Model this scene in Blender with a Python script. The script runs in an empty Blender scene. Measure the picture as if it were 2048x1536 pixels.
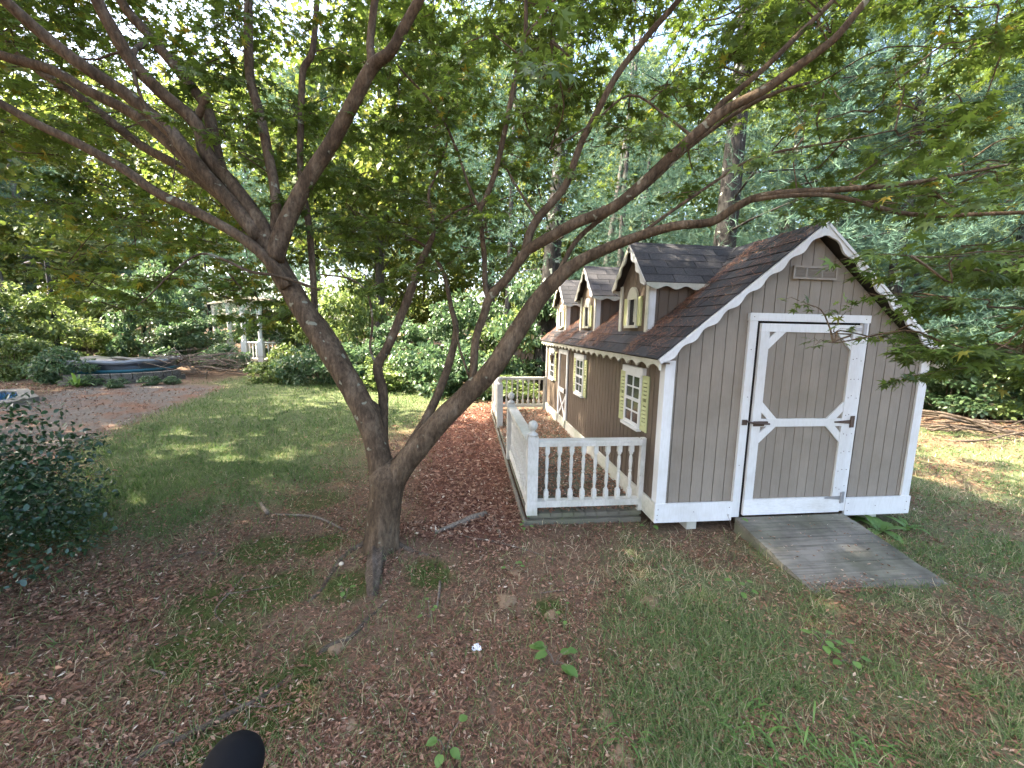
import bpy, math
import numpy as np
from mathutils import Matrix, Vector

rng = np.random.default_rng(11)
SC = bpy.context.scene
COL = SC.collection
R_ = math.radians

# ------------------------------------------------------------------ camera
CP = np.array([-1.634, -3.1142, 1.6306])
CF = np.array([0.11400716, 0.98420989, -0.13540036])
CR = np.array([0.99347536, -0.11252969, 0.01854107])
CU = np.array([-0.00301175, 0.13663074, 0.99061747])
FPX = 800.7
cam_d = bpy.data.cameras.new('camera')
cam = bpy.data.objects.new('camera', cam_d)
COL.objects.link(cam)
cam.matrix_world = Matrix(((CR[0], CU[0], -CF[0], CP[0]), (CR[1], CU[1], -CF[1], CP[1]),
                           (CR[2], CU[2], -CF[2], CP[2]), (0, 0, 0, 1)))
cam_d.sensor_width = 36.0
cam_d.lens = 36.0 * FPX / 2048.0
cam_d.clip_start = 0.05
cam_d.clip_end = 500.0
SC.camera = cam

# ------------------------------------------------------------------ sky, sun, exposure
SUN_EL = R_(48.0)
SUN_H = np.array([-0.99, 0.06])                  # horizontal direction towards the sun
SUN_H = SUN_H / np.linalg.norm(SUN_H)
world = bpy.data.worlds.new('World')
SC.world = world
world.use_nodes = True
wn = world.node_tree
wn.nodes.clear()
wo = wn.nodes.new('ShaderNodeOutputWorld')
bg = wn.nodes.new('ShaderNodeBackground')
sky = wn.nodes.new('ShaderNodeTexSky')
sky.sky_type = 'NISHITA'
sky.sun_disc = False
sky.sun_elevation = SUN_EL
sky.sun_rotation = math.atan2(SUN_H[0], SUN_H[1])
sky.air_density = 1.0
sky.dust_density = 4.5
sky.ozone_density = 1.0
bg.inputs['Strength'].default_value = 0.15
wn.links.new(sky.outputs[0], bg.inputs['Color'])
wn.links.new(bg.outputs[0], wo.inputs['Surface'])
sun_d = bpy.data.lights.new('sun', 'SUN')
sun_d.energy = 5.0
sun_d.angle = R_(0.53)
sun_d.color = (1.0, 0.91, 0.74)
sun = bpy.data.objects.new('sun', sun_d)
COL.objects.link(sun)
sdir = Vector((SUN_H[0] * math.cos(SUN_EL), SUN_H[1] * math.cos(SUN_EL), math.sin(SUN_EL)))
sun.rotation_euler = sdir.to_track_quat('Z', 'Y').to_euler()
sun.location = sdir * 60
SC.view_settings.view_transform = 'Standard'
SC.view_settings.look = 'None'
SC.view_settings.gamma = 1.0
SC.view_settings.use_curve_mapping = False
SC.view_settings.exposure = 2.95
SC.render.engine = 'CYCLES'
SC.cycles.max_bounces = 4
SC.cycles.diffuse_bounces = 2
SC.cycles.glossy_bounces = 2
SC.cycles.transmission_bounces = 2
SC.cycles.transparent_max_bounces = 4
SC.cycles.caustics_reflective = False
SC.cycles.caustics_refractive = False
SC.cycles.use_denoising = True
SC.cycles.use_adaptive_sampling = True
SC.cycles.adaptive_threshold = 0.03

# ------------------------------------------------------------------ layout helpers
def at(px, py, d):
    """a point seen at photo pixel (2048 wide) at depth d metres"""
    return CP + d * (CF + CR * (px - 1024.0) / FPX - CU * (py - 768.0) / FPX)

def gnd(px, py, z=-0.1):
    v = CF + CR * (px - 1024.0) / FPX - CU * (py - 768.0) / FPX
    return CP + v * ((z - CP[2]) / v[2])

def _h(n):
    n = (n.astype(np.int64) * 374761393) & 0x7fffffff
    n = ((n ^ (n >> 13)) * 1274126177) & 0x7fffffff
    return ((n ^ (n >> 16)) & 0xffff) / 65535.0

def vnoise(x, y, s=1.0, seed=0):
    x = np.asarray(x, float) * s + 1000.5
    y = np.asarray(y, float) * s + 1000.5
    xi, yi = np.floor(x).astype(np.int64), np.floor(y).astype(np.int64)
    fx, fy = x - xi, y - yi
    fx, fy = fx * fx * (3 - 2 * fx), fy * fy * (3 - 2 * fy)
    k = lambda a, b: _h(a * 7919 + b * 104729 + seed * 15485863 + 12345)
    return ((k(xi, yi) * (1 - fx) + k(xi + 1, yi) * fx) * (1 - fy)
            + (k(xi, yi + 1) * (1 - fx) + k(xi + 1, yi + 1) * fx) * fy)

def fbm(x, y, s=1.0, seed=0, o=4):
    t, a, n = 0, 0.5, 0
    for i in range(o):
        t = t + a * vnoise(x, y, s * 2 ** i, seed + i * 17)
        n += a
        a *= 0.55
    return t / n

TREE0 = gnd(765, 1105)
def gz(x, y):
    """ground height"""
    x = np.asarray(x, float)
    y = np.asarray(y, float)
    z = -0.10 + 0.05 * (fbm(x, y, 0.5, 3) - 0.5) * np.clip((np.hypot(x - 1.2, y - 2.4) - 2.2) / 2, 0, 1)
    z = z + 0.018 * (fbm(x, y, 3.0, 5, 3) - 0.5)
    r = np.hypot(x - TREE0[0], y - TREE0[1])
    z = z + 0.06 * np.exp(-(r / 0.42) ** 2)
    z = z + 0.5 * np.clip((y - 11) / 14, 0, 1) ** 1.2
    return z

def sd_poly(x, y, poly):
    """signed distance, negative inside"""
    x = np.asarray(x, float); y = np.asarray(y, float)
    d = np.full(x.shape, 1e9); ins = np.zeros(x.shape, bool)
    n = len(poly)
    for i in range(n):
        ax, ay = poly[i][:2]; bx, by = poly[(i + 1) % n][:2]
        ex, ey = bx - ax, by - ay
        t = np.clip(((x - ax) * ex + (y - ay) * ey) / (ex * ex + ey * ey + 1e-12), 0, 1)
        d = np.minimum(d, np.hypot(x - ax - t * ex, y - ay - t * ey))
        c = ((ay > y) != (by > y)) & (x < (bx - ax) * (y - ay) / (by - ay + 1e-12) + ax)
        ins ^= c
    return np.where(ins, -d, d)

def sstep(a, b, v):
    t = np.clip((v - a) / (b - a), 0, 1)
    return t * t * (3 - 2 * t)

# ------------------------------------------------------------------ object helpers
ROOT = {}
def tag(o, label=None, cat=None, group=None, kind=None):
    if label: o['label'] = label
    if cat: o['category'] = cat
    if group: o['group'] = group
    if kind: o['kind'] = kind
    return o

def thing(name, label, cat, loc, group=None, kind=None):
    o = bpy.data.objects.new(name, None)
    o.empty_display_size = 0.1
    COL.objects.link(o)
    o.location = [float(v) for v in loc]
    tag(o, label, cat, group, kind)
    ROOT[o] = np.array(loc, float)
    return o

def rootloc(p):
    if p is None: return np.zeros(3)
    return ROOT[p]

def link(name, me, mat, parent=None, loc=None, rot=None, label=None):
    o = bpy.data.objects.new(name, me)
    COL.objects.link(o)
    if mat is not None and not me.materials: me.materials.append(mat)
    if parent is not None:
        o.parent = parent
        ROOT[o] = ROOT[parent]
    else:
        ROOT[o] = np.zeros(3)
    if loc is not None:
        o.location = [float(v) for v in (np.array(loc, float) - (rootloc(parent) if parent is not None else 0))]
        if parent is None: ROOT[o] = np.array(loc, float)
    if rot is not None: o.rotation_euler = rot
    if label: o['label'] = label
    return o

def pymesh(name, v, f, smooth=False):
    me = bpy.data.meshes.new(name)
    me.from_pydata([tuple(map(float, p)) for p in v], [], f)
    if smooth:
        me.polygons.foreach_set('use_smooth', [True] * len(me.polygons))
    me.update()
    return me

def mobj(name, v, f, mat, parent=None, smooth=False, label=None):
    """one mesh object, vertices given in world space"""
    v = np.array(v, float) - rootloc(parent)
    return link(name, pymesh(name, v, f, smooth), mat, parent, label=label)

BOXF = [(0, 3, 2, 1), (4, 5, 6, 7), (0, 1, 5, 4), (1, 2, 6, 5), (2, 3, 7, 6), (3, 0, 4, 7)]
def boxv(a, b):
    x0, y0, z0 = a; x1, y1, z1 = b
    return [(x0, y0, z0), (x1, y0, z0), (x1, y1, z0), (x0, y1, z0), (x0, y0, z1), (x1, y0, z1), (x1, y1, z1), (x0, y1, z1)]

def box(name, a, b, mat, parent=None, label=None):
    return mobj(name, boxv(a, b), BOXF, mat, parent, label=label)

def extrude_poly(pts, vec):
    """pts: planar polygon in 3D; returns closed prism"""
    n = len(pts)
    p = [np.array(q, float) for q in pts]
    v = p + [q + np.array(vec, float) for q in p]
    f = [tuple(range(n))[::-1], tuple(range(n, 2 * n))] + [(i, (i + 1) % n, n + (i + 1) % n, n + i) for i in range(n)]
    return v, f

def prism(name, pts, vec, mat, parent=None, label=None):
    v, f = extrude_poly(pts, vec)
    return mobj(name, v, f, mat, parent, label=label)

class MB:
    def __init__(s): s.v = []; s.f = []
    def add(s, v, f):
        o = len(s.v)
        s.v += [tuple(q) for q in v]
        s.f += [tuple(i + o for i in g) for g in f]
        return s
    def box(s, a, b): return s.add(boxv(a, b), BOXF)
    def tube(s, pts, rad, n=8, cap=True, wob=0.0, ridge=None):
        v, f = tube(pts, rad, n, cap, wob, ridge)
        return s.add(v, f)
    def obj(s, name, mat, parent=None, smooth=False, label=None):
        return mobj(name, s.v, s.f, mat, parent, smooth, label)

def tube(pts, rad, n=8, cap=True, wob=0.0, ridge=None):
    pts = np.array(pts, float); m = len(pts)
    rad = np.full(m, rad) if np.isscalar(rad) else np.array(rad, float)
    t = np.gradient(pts, axis=0)
    t /= np.linalg.norm(t, axis=1)[:, None] + 1e-9
    ref = np.array([0, 0, 1.0]) if abs(t[0][2]) < 0.9 else np.array([1.0, 0, 0])
    a = np.cross(t[0], ref); a /= np.linalg.norm(a)
    v = []
    for i in range(m):
        a = a - t[i] * (a @ t[i]); a /= np.linalg.norm(a) + 1e-9
        b = np.cross(t[i], a)
        for k in range(n):
            an = 2 * math.pi * k / n
            r = rad[i] * (1 + (wob * (rng.random() - 0.5) if wob else 0) + (ridge[0] * math.cos(ridge[1] * an + 0.25 * i) if ridge else 0))
            v.append(pts[i] + r * (math.cos(an) * a + math.sin(an) * b))
    f = []
    for i in range(m - 1):
        for k in range(n):
            f.append((i * n + k, i * n + (k + 1) % n, (i + 1) * n + (k + 1) % n, (i + 1) * n + k))
    if cap:
        f.append(tuple(range(n))[::-1]); f.append(tuple(range((m - 1) * n, m * n)))
    return v, f

def smooth_path(pts, rad, sub=4):
    """Catmull-Rom"""
    p = np.array(pts, float); r = np.array(rad, float); m = len(p)
    P = np.vstack([2 * p[0] - p[1], p, 2 * p[-1] - p[-2]]); Q = np.concatenate([[r[0]], r, [r[-1]]])
    op, orr = [], []
    for i in range(m - 1):
        for j in range(sub):
            t = j / sub
            a, b, c, d = P[i], P[i + 1], P[i + 2], P[i + 3]
            op.append(0.5 * (2 * b + (c - a) * t + (2 * a - 5 * b + 4 * c - d) * t * t + (3 * b - a - 3 * c + d) * t ** 3))
            orr.append(Q[i + 1] * (1 - t) + Q[i + 2] * t)
    op.append(p[-1]); orr.append(r[-1])
    return np.array(op), np.array(orr)

def inst_mesh(name, tv, tf, pos, rot, scl, var):
    """numpy scatter of a template into ONE mesh; tv (k,3), tf (m,3) tris; pos (N,3), rot (N,3,3), scl (N,) or (N,3)"""
    tv = np.array(tv, np.float32); tf = np.array(tf, np.int32)
    N, k, m = len(pos), len(tv), len(tf)
    scl = np.asarray(scl, np.float32)
    if scl.ndim == 1: scl = scl[:, None].repeat(3, 1)
    loc = tv[None] * scl[:, None, :]
    v = np.einsum('nij,nkj->nki', rot.astype(np.float32), loc) + np.asarray(pos, np.float32)[:, None, :]
    f = tf[None] + (np.arange(N, dtype=np.int32) * k)[:, None, None]
    return raw_mesh(name, v.reshape(-1, 3), f.reshape(-1, 3), np.repeat(np.asarray(var, np.float32), k))

def raw_mesh(name, v, tris, var=None):
    me = bpy.data.meshes.new(name)
    nv, nf = len(v), len(tris)
    me.vertices.add(nv); me.loops.add(nf * 3); me.polygons.add(nf)
    me.vertices.foreach_set('co', np.ascontiguousarray(v, np.float32).ravel())
    me.loops.foreach_set('vertex_index', np.ascontiguousarray(tris, np.int32).ravel())
    me.polygons.foreach_set('loop_start', np.arange(0, nf * 3, 3, dtype=np.int32))
    if var is not None:
        a = me.attributes.new('var', 'FLOAT', 'POINT')
        a.data.foreach_set('value', np.ascontiguousarray(var, np.float32))
    me.update(calc_edges=True)
    return me

def rots(normal_tilt, n, up=None, yaw=None):
    """random rotations: yaw about z, then tilt by normal_tilt (array) about random horizontal axis"""
    yaw = rng.random(n) * 2 * np.pi if yaw is None else yaw
    ax = rng.random(n) * 2 * np.pi
    c, s = np.cos(yaw), np.sin(yaw)
    Z = np.zeros(n); O = np.ones(n)
    Rz = np.stack([np.stack([c, -s, Z], -1), np.stack([s, c, Z], -1), np.stack([Z, Z, O], -1)], 1)
    kx, ky = np.cos(ax), np.sin(ax)
    ct, st = np.cos(normal_tilt), np.sin(normal_tilt)
    Rt = np.stack([np.stack([ct + kx * kx * (1 - ct), kx * ky * (1 - ct), ky * st], -1),
                   np.stack([kx * ky * (1 - ct), ct + ky * ky * (1 - ct), -kx * st], -1),
                   np.stack([-ky * st, kx * st, ct], -1)], 1)
    return np.einsum('nij,njk->nik', Rt, Rz)

def frame_rots(d, up):
    """rotation with local +Y along d, +Z near up"""
    d = d / (np.linalg.norm(d, axis=1)[:, None] + 1e-9)
    x = np.cross(d, up); x /= np.linalg.norm(x, axis=1)[:, None] + 1e-9
    z = np.cross(x, d)
    return np.stack([x, d, z], -1)

# ------------------------------------------------------------------ materials
def nmat(name):
    m = bpy.data.materials.new(name)
    m.use_nodes = True
    nt = m.node_tree
    for n in list(nt.nodes):
        if n.type != 'OUTPUT_MATERIAL' and n.type != 'BSDF_PRINCIPLED': nt.nodes.remove(n)
    return m, nt, nt.nodes['Principled BSDF'], nt.nodes['Material Output']

def ramp(nt, stops, fac=None):
    n = nt.nodes.new('ShaderNodeValToRGB')
    e = n.color_ramp.elements
    while len(e) < len(stops): e.new(0.5)
    for i, (p, c) in enumerate(stops):
        e[i].position = p
        e[i].color = (c[0], c[1], c[2], 1) if len(c) == 3 else c
    if fac is not None: nt.links.new(fac, n.inputs[0])
    return n.outputs[0]

def noise(nt, scale, detail=4, rough=0.55, vec=None, mapscale=None, coord='Object', dist=0.0):
    tc = nt.nodes.new('ShaderNodeTexCoord')
    n = nt.nodes.new('ShaderNodeTexNoise')
    n.inputs['Scale'].default_value = scale
    n.inputs['Detail'].default_value = detail
    n.inputs['Roughness'].default_value = rough
    n.inputs['Distortion'].default_value = dist
    src = tc.outputs[coord]
    if mapscale:
        mp = nt.nodes.new('ShaderNodeMapping')
        mp.inputs['Scale'].default_value = mapscale
        nt.links.new(src, mp.inputs[0]); src = mp.outputs[0]
    nt.links.new(src, n.inputs['Vector'])
    return n.outputs['Fac']

def mix(nt, fac, a, b, mode='MIX'):
    n = nt.nodes.new('ShaderNodeMix')
    n.data_type = 'RGBA'; n.blend_type = mode
    for sock, val in ((n.inputs[0], fac), (n.inputs[6], a), (n.inputs[7], b)):
        if isinstance(val, (int, float)): sock.default_value = val
        elif isinstance(val, tuple): sock.default_value = (val[0], val[1], val[2], 1)
        else: nt.links.new(val, sock)
    return n.outputs[2]

def bump(nt, h, strength=0.3, dist=0.01):
    n = nt.nodes.new('ShaderNodeBump')
    n.inputs['Strength'].default_value = strength
    n.inputs['Distance'].default_value = dist
    nt.links.new(h, n.inputs['Height'])
    return n.outputs[0]

def objrand(nt):
    return nt.nodes.new('ShaderNodeObjectInfo').outputs['Random']

def mathn(nt, op, a, b=0.0, c=None):
    n = nt.nodes.new('ShaderNodeMath'); n.operation = op
    for i, val in enumerate((a, b) if c is None else (a, b, c)):
        if isinstance(val, (int, float)): n.inputs[i].default_value = val
        else: nt.links.new(val, n.inputs[i])
    return n.outputs[0]

def M_paint(name, col, dirt, amt=0.5, grain=(18, 18, 1.5), rough=0.6, peel=None, algae=None):
    m, nt, b, o = nmat(name)
    n1 = noise(nt, 3.0, 6, 0.65)
    n2 = noise(nt, 6.0, 5, 0.6, mapscale=grain)
    f = mathn(nt, 'MULTIPLY', ramp(nt, [(0.42, (0, 0, 0)), (0.78, (1, 1, 1))], n1), amt)
    c = mix(nt, f, col, dirt)
    c = mix(nt, mathn(nt, 'MULTIPLY', ramp(nt, [(0.45, (0, 0, 0)), (0.75, (1, 1, 1))], n2), amt * 0.6), c, dirt)
    r = mathn(nt, 'MULTIPLY', objrand(nt), 0.30)
    c = mix(nt, r, c, (col[0] * .6, col[1] * .6, col[2] * .6))
    if algae:
        n4 = noise(nt, 2.2, 5, 0.6)
        c = mix(nt, mathn(nt, 'MULTIPLY', ramp(nt, [(0.45, (0, 0, 0)), (0.68, (1, 1, 1))], n4), algae[1]), c, algae[0])
    if peel:
        n3 = noise(nt, 9.0, 8, 0.75, mapscale=grain)
        c = mix(nt, ramp(nt, [(0.62, (0, 0, 0)), (0.66, (1, 1, 1))], n3), c, peel)
    nt.links.new(c, b.inputs['Base Color'])
    b.inputs['Roughness'].default_value = rough
    b.inputs['Specular IOR Level'].default_value = 0.3
    nt.links.new(bump(nt, n2, 0.35, 0.004), b.inputs['Normal'])
    return m

def M_leaf(name, stops, trans=0.4, rough=0.5, spec=0.3, tcol=None):
    m, nt, b, o = nmat(name)
    at_ = nt.nodes.new('ShaderNodeAttribute'); at_.attribute_name = 'var'
    c = ramp(nt, stops, at_.outputs['Fac'])
    nt.links.new(c, b.inputs['Base Color'])
    b.inputs['Roughness'].default_value = rough
    b.inputs['Specular IOR Level'].default_value = spec
    if trans > 0:
        tr = nt.nodes.new('ShaderNodeBsdfTranslucent')
        g = nt.nodes.new('ShaderNodeHueSaturation')
        g.inputs['Hue'].default_value = 0.485
        g.inputs['Saturation'].default_value = 1.1
        g.inputs['Value'].default_value = 1.6
        nt.links.new(c, g.inputs['Color'])
        nt.links.new(g.outputs[0], tr.inputs['Color'])
        ms = nt.nodes.new('ShaderNodeMixShader'); ms.inputs[0].default_value = trans
        nt.links.new(b.outputs[0], ms.inputs[1]); nt.links.new(tr.outputs[0], ms.inputs[2])
        nt.links.new(ms.outputs[0], o.inputs['Surface'])
    return m

def M_bark(name, stops, scale=6.0, stretch=(1, 1, 0.25), bstr=0.6, lichen=None, rough=0.85):
    m, nt, b, o = nmat(name)
    n1 = noise(nt, scale, 8, 0.65, mapscale=stretch, dist=0.4)
    n2 = noise(nt, scale * 5, 5, 0.7, mapscale=stretch)
    c = ramp(nt, stops, n1)
    c = mix(nt, 0.75, c, ramp(nt, [(0.32, (0.3, 0.3, 0.3)), (0.68, (1.5, 1.5, 1.5))], n2), 'MULTIPLY')
    if lichen:
        n3 = noise(nt, lichen[1], 2, 0.4)
        c = mix(nt, ramp(nt, [(lichen[2], (0, 0, 0)), (lichen[2] + 0.03, (1, 1, 1))], n3), c, lichen[0])
    nt.links.new(c, b.inputs['Base Color'])
    b.inputs['Roughness'].default_value = rough
    b.inputs['Specular IOR Level'].default_value = 0.15
    h = mix(nt, 0.5, n1, n2)
    nt.links.new(bump(nt, h, bstr, 0.02), b.inputs['Normal'])
    return m

def M_plain(name, col, rough=0.6, metal=0.0, spec=0.3, var=0.25, sc=8.0):
    m, nt, b, o = nmat(name)
    n = noise(nt, sc, 5, 0.6)
    c = mix(nt, mathn(nt, 'MULTIPLY', n, var), col, (col[0] * .4, col[1] * .4, col[2] * .4))
    nt.links.new(c, b.inputs['Base Color'])
    b.inputs['Roughness'].default_value = rough
    b.inputs['Metallic'].default_value = metal
    b.inputs['Specular IOR Level'].default_value = spec
    return m

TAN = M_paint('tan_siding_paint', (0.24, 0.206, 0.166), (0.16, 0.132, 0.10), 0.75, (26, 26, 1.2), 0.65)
BROWN_SHADED = M_paint('shaded_siding_paint', (0.125, 0.094, 0.069), (0.085, 0.062, 0.046), 0.5, (26, 26, 1.2), 0.65)  # same siding, weathered browner, with the side's shade darkened into the colour
GROOVE = M_plain('groove_shadow_paint', (0.035, 0.028, 0.022), 0.8)
WHITE = M_paint('white_trim_paint', (0.66, 0.66, 0.65), (0.40, 0.38, 0.33), 0.5, (14, 14, 2.0), 0.5)
WORN = M_paint('worn_white_trim_paint', (0.68, 0.68, 0.67), (0.40, 0.38, 0.33), 0.6, (3, 14, 14), 0.6, peel=(0.22, 0.2, 0.18))
RAILW = M_paint('weathered_white_rail_paint', (0.62, 0.60, 0.55), (0.32, 0.29, 0.23), 0.8, (10, 10, 3), 0.6, peel=(0.26, 0.24, 0.2), algae=((0.30, 0.31, 0.2), 0.55))
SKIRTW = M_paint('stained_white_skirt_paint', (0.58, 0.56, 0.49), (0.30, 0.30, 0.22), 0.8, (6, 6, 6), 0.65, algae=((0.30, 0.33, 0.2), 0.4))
SHUT = M_paint('pale_green_shutter_paint', (0.46, 0.47, 0.24), (0.28, 0.32, 0.15), 0.5, (10, 10, 4), 0.6)
GREYB = M_paint('weathered_grey_plank', (0.215, 0.195, 0.16), (0.045, 0.04, 0.03), 1.3, (0.4, 8, 8), 0.9, peel=(0.05, 0.043, 0.033), algae=((0.15, 0.16, 0.085), 0.3))
DECKB = M_paint('dark_damp_deck_wood', (0.15, 0.135, 0.105), (0.07, 0.065, 0.045), 0.8, (2, 14, 14), 0.85, algae=((0.13, 0.15, 0.07), 0.6))
VENTP = M_plain('vent_tan_plastic', (0.245, 0.21, 0.17), 0.5)
DARK = M_plain('dark_interior', (0.012, 0.011, 0.010), 0.9)
IRON = M_plain('rusty_black_iron', (0.10, 0.07, 0.055), 0.6, 0.4, 0.4, 0.7, 30)
GALV = M_plain('galvanised_hinge_metal', (0.35, 0.35, 0.36), 0.5, 0.6, 0.4, 0.5, 30)

def M_glass():
    m, nt, b, o = nmat('dusty_window_glass')
    n = noise(nt, 5, 4)
    nt.links.new(ramp(nt, [(0.3, (0.012, 0.013, 0.014)), (0.8, (0.06, 0.06, 0.058))], n), b.inputs['Base Color'])
    b.inputs['Roughness'].default_value = 0.12
    b.inputs['Specular IOR Level'].default_value = 0.5
    return m
GLASS = M_glass()

def M_shingle():
    m, nt, b, o = nmat('dark_asphalt_shingle')
    n1 = noise(nt, 60, 4, 0.7); n2 = noise(nt, 3, 5)
    c = ramp(nt, [(0.25, (0.022, 0.022, 0.025)), (0.75, (0.07, 0.068, 0.07))], n1)
    c = mix(nt, 0.6, c, ramp(nt, [(0.3, (0.6, 0.6, 0.62)), (0.7, (1.4, 1.35, 1.3))], n2), 'MULTIPLY')
    r = objrand(nt)
    c = mix(nt, 1.0, c, ramp(nt, [(0.0, (0.7, 0.7, 0.72)), (1.0, (1.45, 1.42, 1.4))], r), 'MULTIPLY')
    nt.links.new(c, b.inputs['Base Color'])
    b.inputs['Roughness'].default_value = 0.9
    b.inputs['Specular IOR Level'].default_value = 0.25
    nt.links.new(bump(nt, n1, 0.5, 0.004), b.inputs['Normal'])
    return m
SHINGLE = M_shingle()

MAPLEBARK = M_bark('maple_bark', [(0.25, (0.030, 0.021, 0.013)), (0.5, (0.088, 0.060, 0.037)), (0.78, (0.165, 0.125, 0.085))], 10.0, (1, 1, 0.35), 1.0, lichen=((0.19, 0.185, 0.135), 15.0, 0.69))
PINEBARK = M_bark('pine_bark', [(0.3, (0.013, 0.012, 0.010)), (0.55, (0.036, 0.033, 0.030)), (0.8, (0.075, 0.071, 0.067))], 9.0, (1, 1, 0.2), 1.0, lichen=((0.33, 0.36, 0.30), 5.0, 0.66))
GREYBARK = M_bark('grey_tree_bark', [(0.3, (0.05, 0.045, 0.038)), (0.6, (0.11, 0.10, 0.092)), (0.85, (0.19, 0.185, 0.175))], 6.0, (1, 1, 0.3), 0.5)
STICK = M_bark('dead_grey_wood', [(0.3, (0.10, 0.078, 0.058)), (0.6, (0.20, 0.16, 0.125)), (0.85, (0.32, 0.27, 0.225))], 10.0, (1, 1, 1), 0.4)
ROOTM = M_bark('root_bark', [(0.3, (0.045, 0.032, 0.022)), (0.55, (0.11, 0.083, 0.06)), (0.8, (0.20, 0.16, 0.125))], 14.0, (1, 1, 1), 0.9)

MAPLE_L = M_leaf('maple_leaf', [(0.0, (0.045, 0.070, 0.016)), (0.45, (0.082, 0.125, 0.028)), (0.85, (0.13, 0.20, 0.038)), (1.0, (0.24, 0.19, 0.035))], 0.42, 0.5, 0.25)
PINE_L = M_leaf('pine_needle', [(0.0, (0.035, 0.075, 0.055)), (0.6, (0.075, 0.135, 0.098)), (1.0, (0.14, 0.20, 0.115))], 0.25, 0.6, 0.2)
OAK_L = M_leaf('broad_leaf', [(0.0, (0.05, 0.085, 0.02)), (0.5, (0.10, 0.145, 0.036)), (1.0, (0.20, 0.205, 0.06))], 0.45, 0.5, 0.3)
SHRUB_L = M_leaf('shrub_leaf', [(0.0, (0.035, 0.075, 0.034)), (0.5, (0.075, 0.13, 0.06)), (0.9, (0.14, 0.19, 0.085)), (1.0, (0.20, 0.14, 0.07))], 0.35, 0.36, 0.45)
SHRUB_Y = M_leaf('pale_shrub_leaf', [(0.0, (0.06, 0.10, 0.03)), (0.5, (0.13, 0.185, 0.06)), (0.9, (0.22, 0.26, 0.10)), (1.0, (0.26, 0.18, 0.08))], 0.42, 0.4, 0.4)
HOLLY_L = M_leaf('holly_leaf', [(0.0, (0.012, 0.035, 0.014)), (0.6, (0.03, 0.07, 0.028)), (1.0, (0.055, 0.10, 0.04))], 0.15, 0.28, 0.6)
GRASS_L = M_leaf('grass_blade', [(0.0, (0.055, 0.105, 0.028)), (0.4, (0.115, 0.172, 0.055)), (0.7, (0.23, 0.225, 0.115)), (1.0, (0.48, 0.40, 0.26))], 0.3, 0.6, 0.2)
LITTER_L = M_leaf('fallen_leaf', [(0.0, (0.07, 0.036, 0.022)), (0.35, (0.20, 0.102, 0.062)), (0.7, (0.36, 0.205, 0.132)), (0.92, (0.48, 0.34, 0.24)), (1.0, (0.62, 0.54, 0.42))], 0.12, 0.65, 0.25)
NEEDLE_L = M_leaf('fallen_pine_needle', [(0.0, (0.08, 0.035, 0.022)), (0.6, (0.19, 0.085, 0.05)), (1.0, (0.30, 0.17, 0.10))], 0.0, 0.6, 0.25)
WEED_L = M_leaf('weed_leaf', [(0.0, (0.06, 0.13, 0.03)), (1.0, (0.14, 0.24, 0.06))], 0.35, 0.45, 0.35)
MOSS_L = M_leaf('moss', [(0.0, (0.03, 0.036, 0.011)), (1.0, (0.085, 0.088, 0.026))], 0.2, 0.8, 0.1)
# ------------------------------------------------------------------ ground zones
def wpoly(px): return [tuple(gnd(a, b)[:2]) for a, b in px]
LAWN_P = wpoly([(20, 1090), (170, 1060), (330, 1055), (520, 1010), (660, 960), (770, 880), (870, 825), (960, 800), (1010, 795), (950, 772), (800, 762), (600, 752), (440, 757)]) + [(-8.6, 8.6), (-7.9, 5.5), (-7.3, 3.4), (-6.5, 1.6)]
DIRT_P = [(-8.4, 8.9), (-7.8, 5.6), (-7.2, 3.3), (-6.6, 1.6), (-9.5, 1.5), (-10.5, 4.0), (-12.0, 9.2)]
REDL_P = wpoly([(1010, 800), (890, 830), (850, 900), (835, 1000), (830, 1080), (960, 1090), (1060, 1060), (1050, 1000), (1010, 880)])
GRASSR_P = wpoly([(1300, 1055), (1240, 1120), (1290, 1250), (1240, 1330), (1220, 1440), (1150, 1540)]) + [(-1.4, -4.0), (6.0, -4.0), (9.0, 2.0), (6.5, 4.5), (2.4, 5.0), (2.3, -0.2), (0.2, -0.1)]
MOSS_C = [(gnd(540, 1400), 0.30), (gnd(470, 1480), 0.25), (gnd(620, 1330), 0.17), (gnd(390, 1300), 0.3), (gnd(560, 1180), 0.25), (gnd(640, 1090), 0.2), (gnd(430, 1200), 0.3),
          (gnd(860, 1150), 0.16), (gnd(690, 1180), 0.18), (gnd(520, 1100), 0.28), (gnd(620, 1000), 0.3), (gnd(1100, 1220), 0.12)]

def zones(x, y):
    x = np.asarray(x, float); y = np.asarray(y, float)
    w = (fbm(x, y, 1.3, 21) - 0.5) * 1.1 + (fbm(x, y, 5.0, 23) - 0.5) * 0.5
    lawn = sstep(0.75, -0.75, sd_poly(x, y, LAWN_P) + w * 1.3)
    gr = sstep(0.25, -0.30, sd_poly(x, y, GRASSR_P) + w * 0.8)
    gr = gr * (0.35 + 0.65 * sstep(0.40, 0.58, fbm(x, y, 1.8, 31)))
    dirt = sstep(0.3, -0.2, sd_poly(x, y, DIRT_P) + w * 0.5)
    red = sstep(0.25, -0.25, sd_poly(x, y, REDL_P) + w * 0.4)
    moss = np.zeros_like(x)
    for c, r in MOSS_C:
        moss = np.maximum(moss, sstep(1.15, 0.55, np.hypot(x - c[0], y - c[1]) / r + w * 0.7))
    grass = np.maximum(lawn, gr) * (1 - dirt)
    return grass, dirt, red, moss * (1 - grass) * (1 - red), lawn

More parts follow.
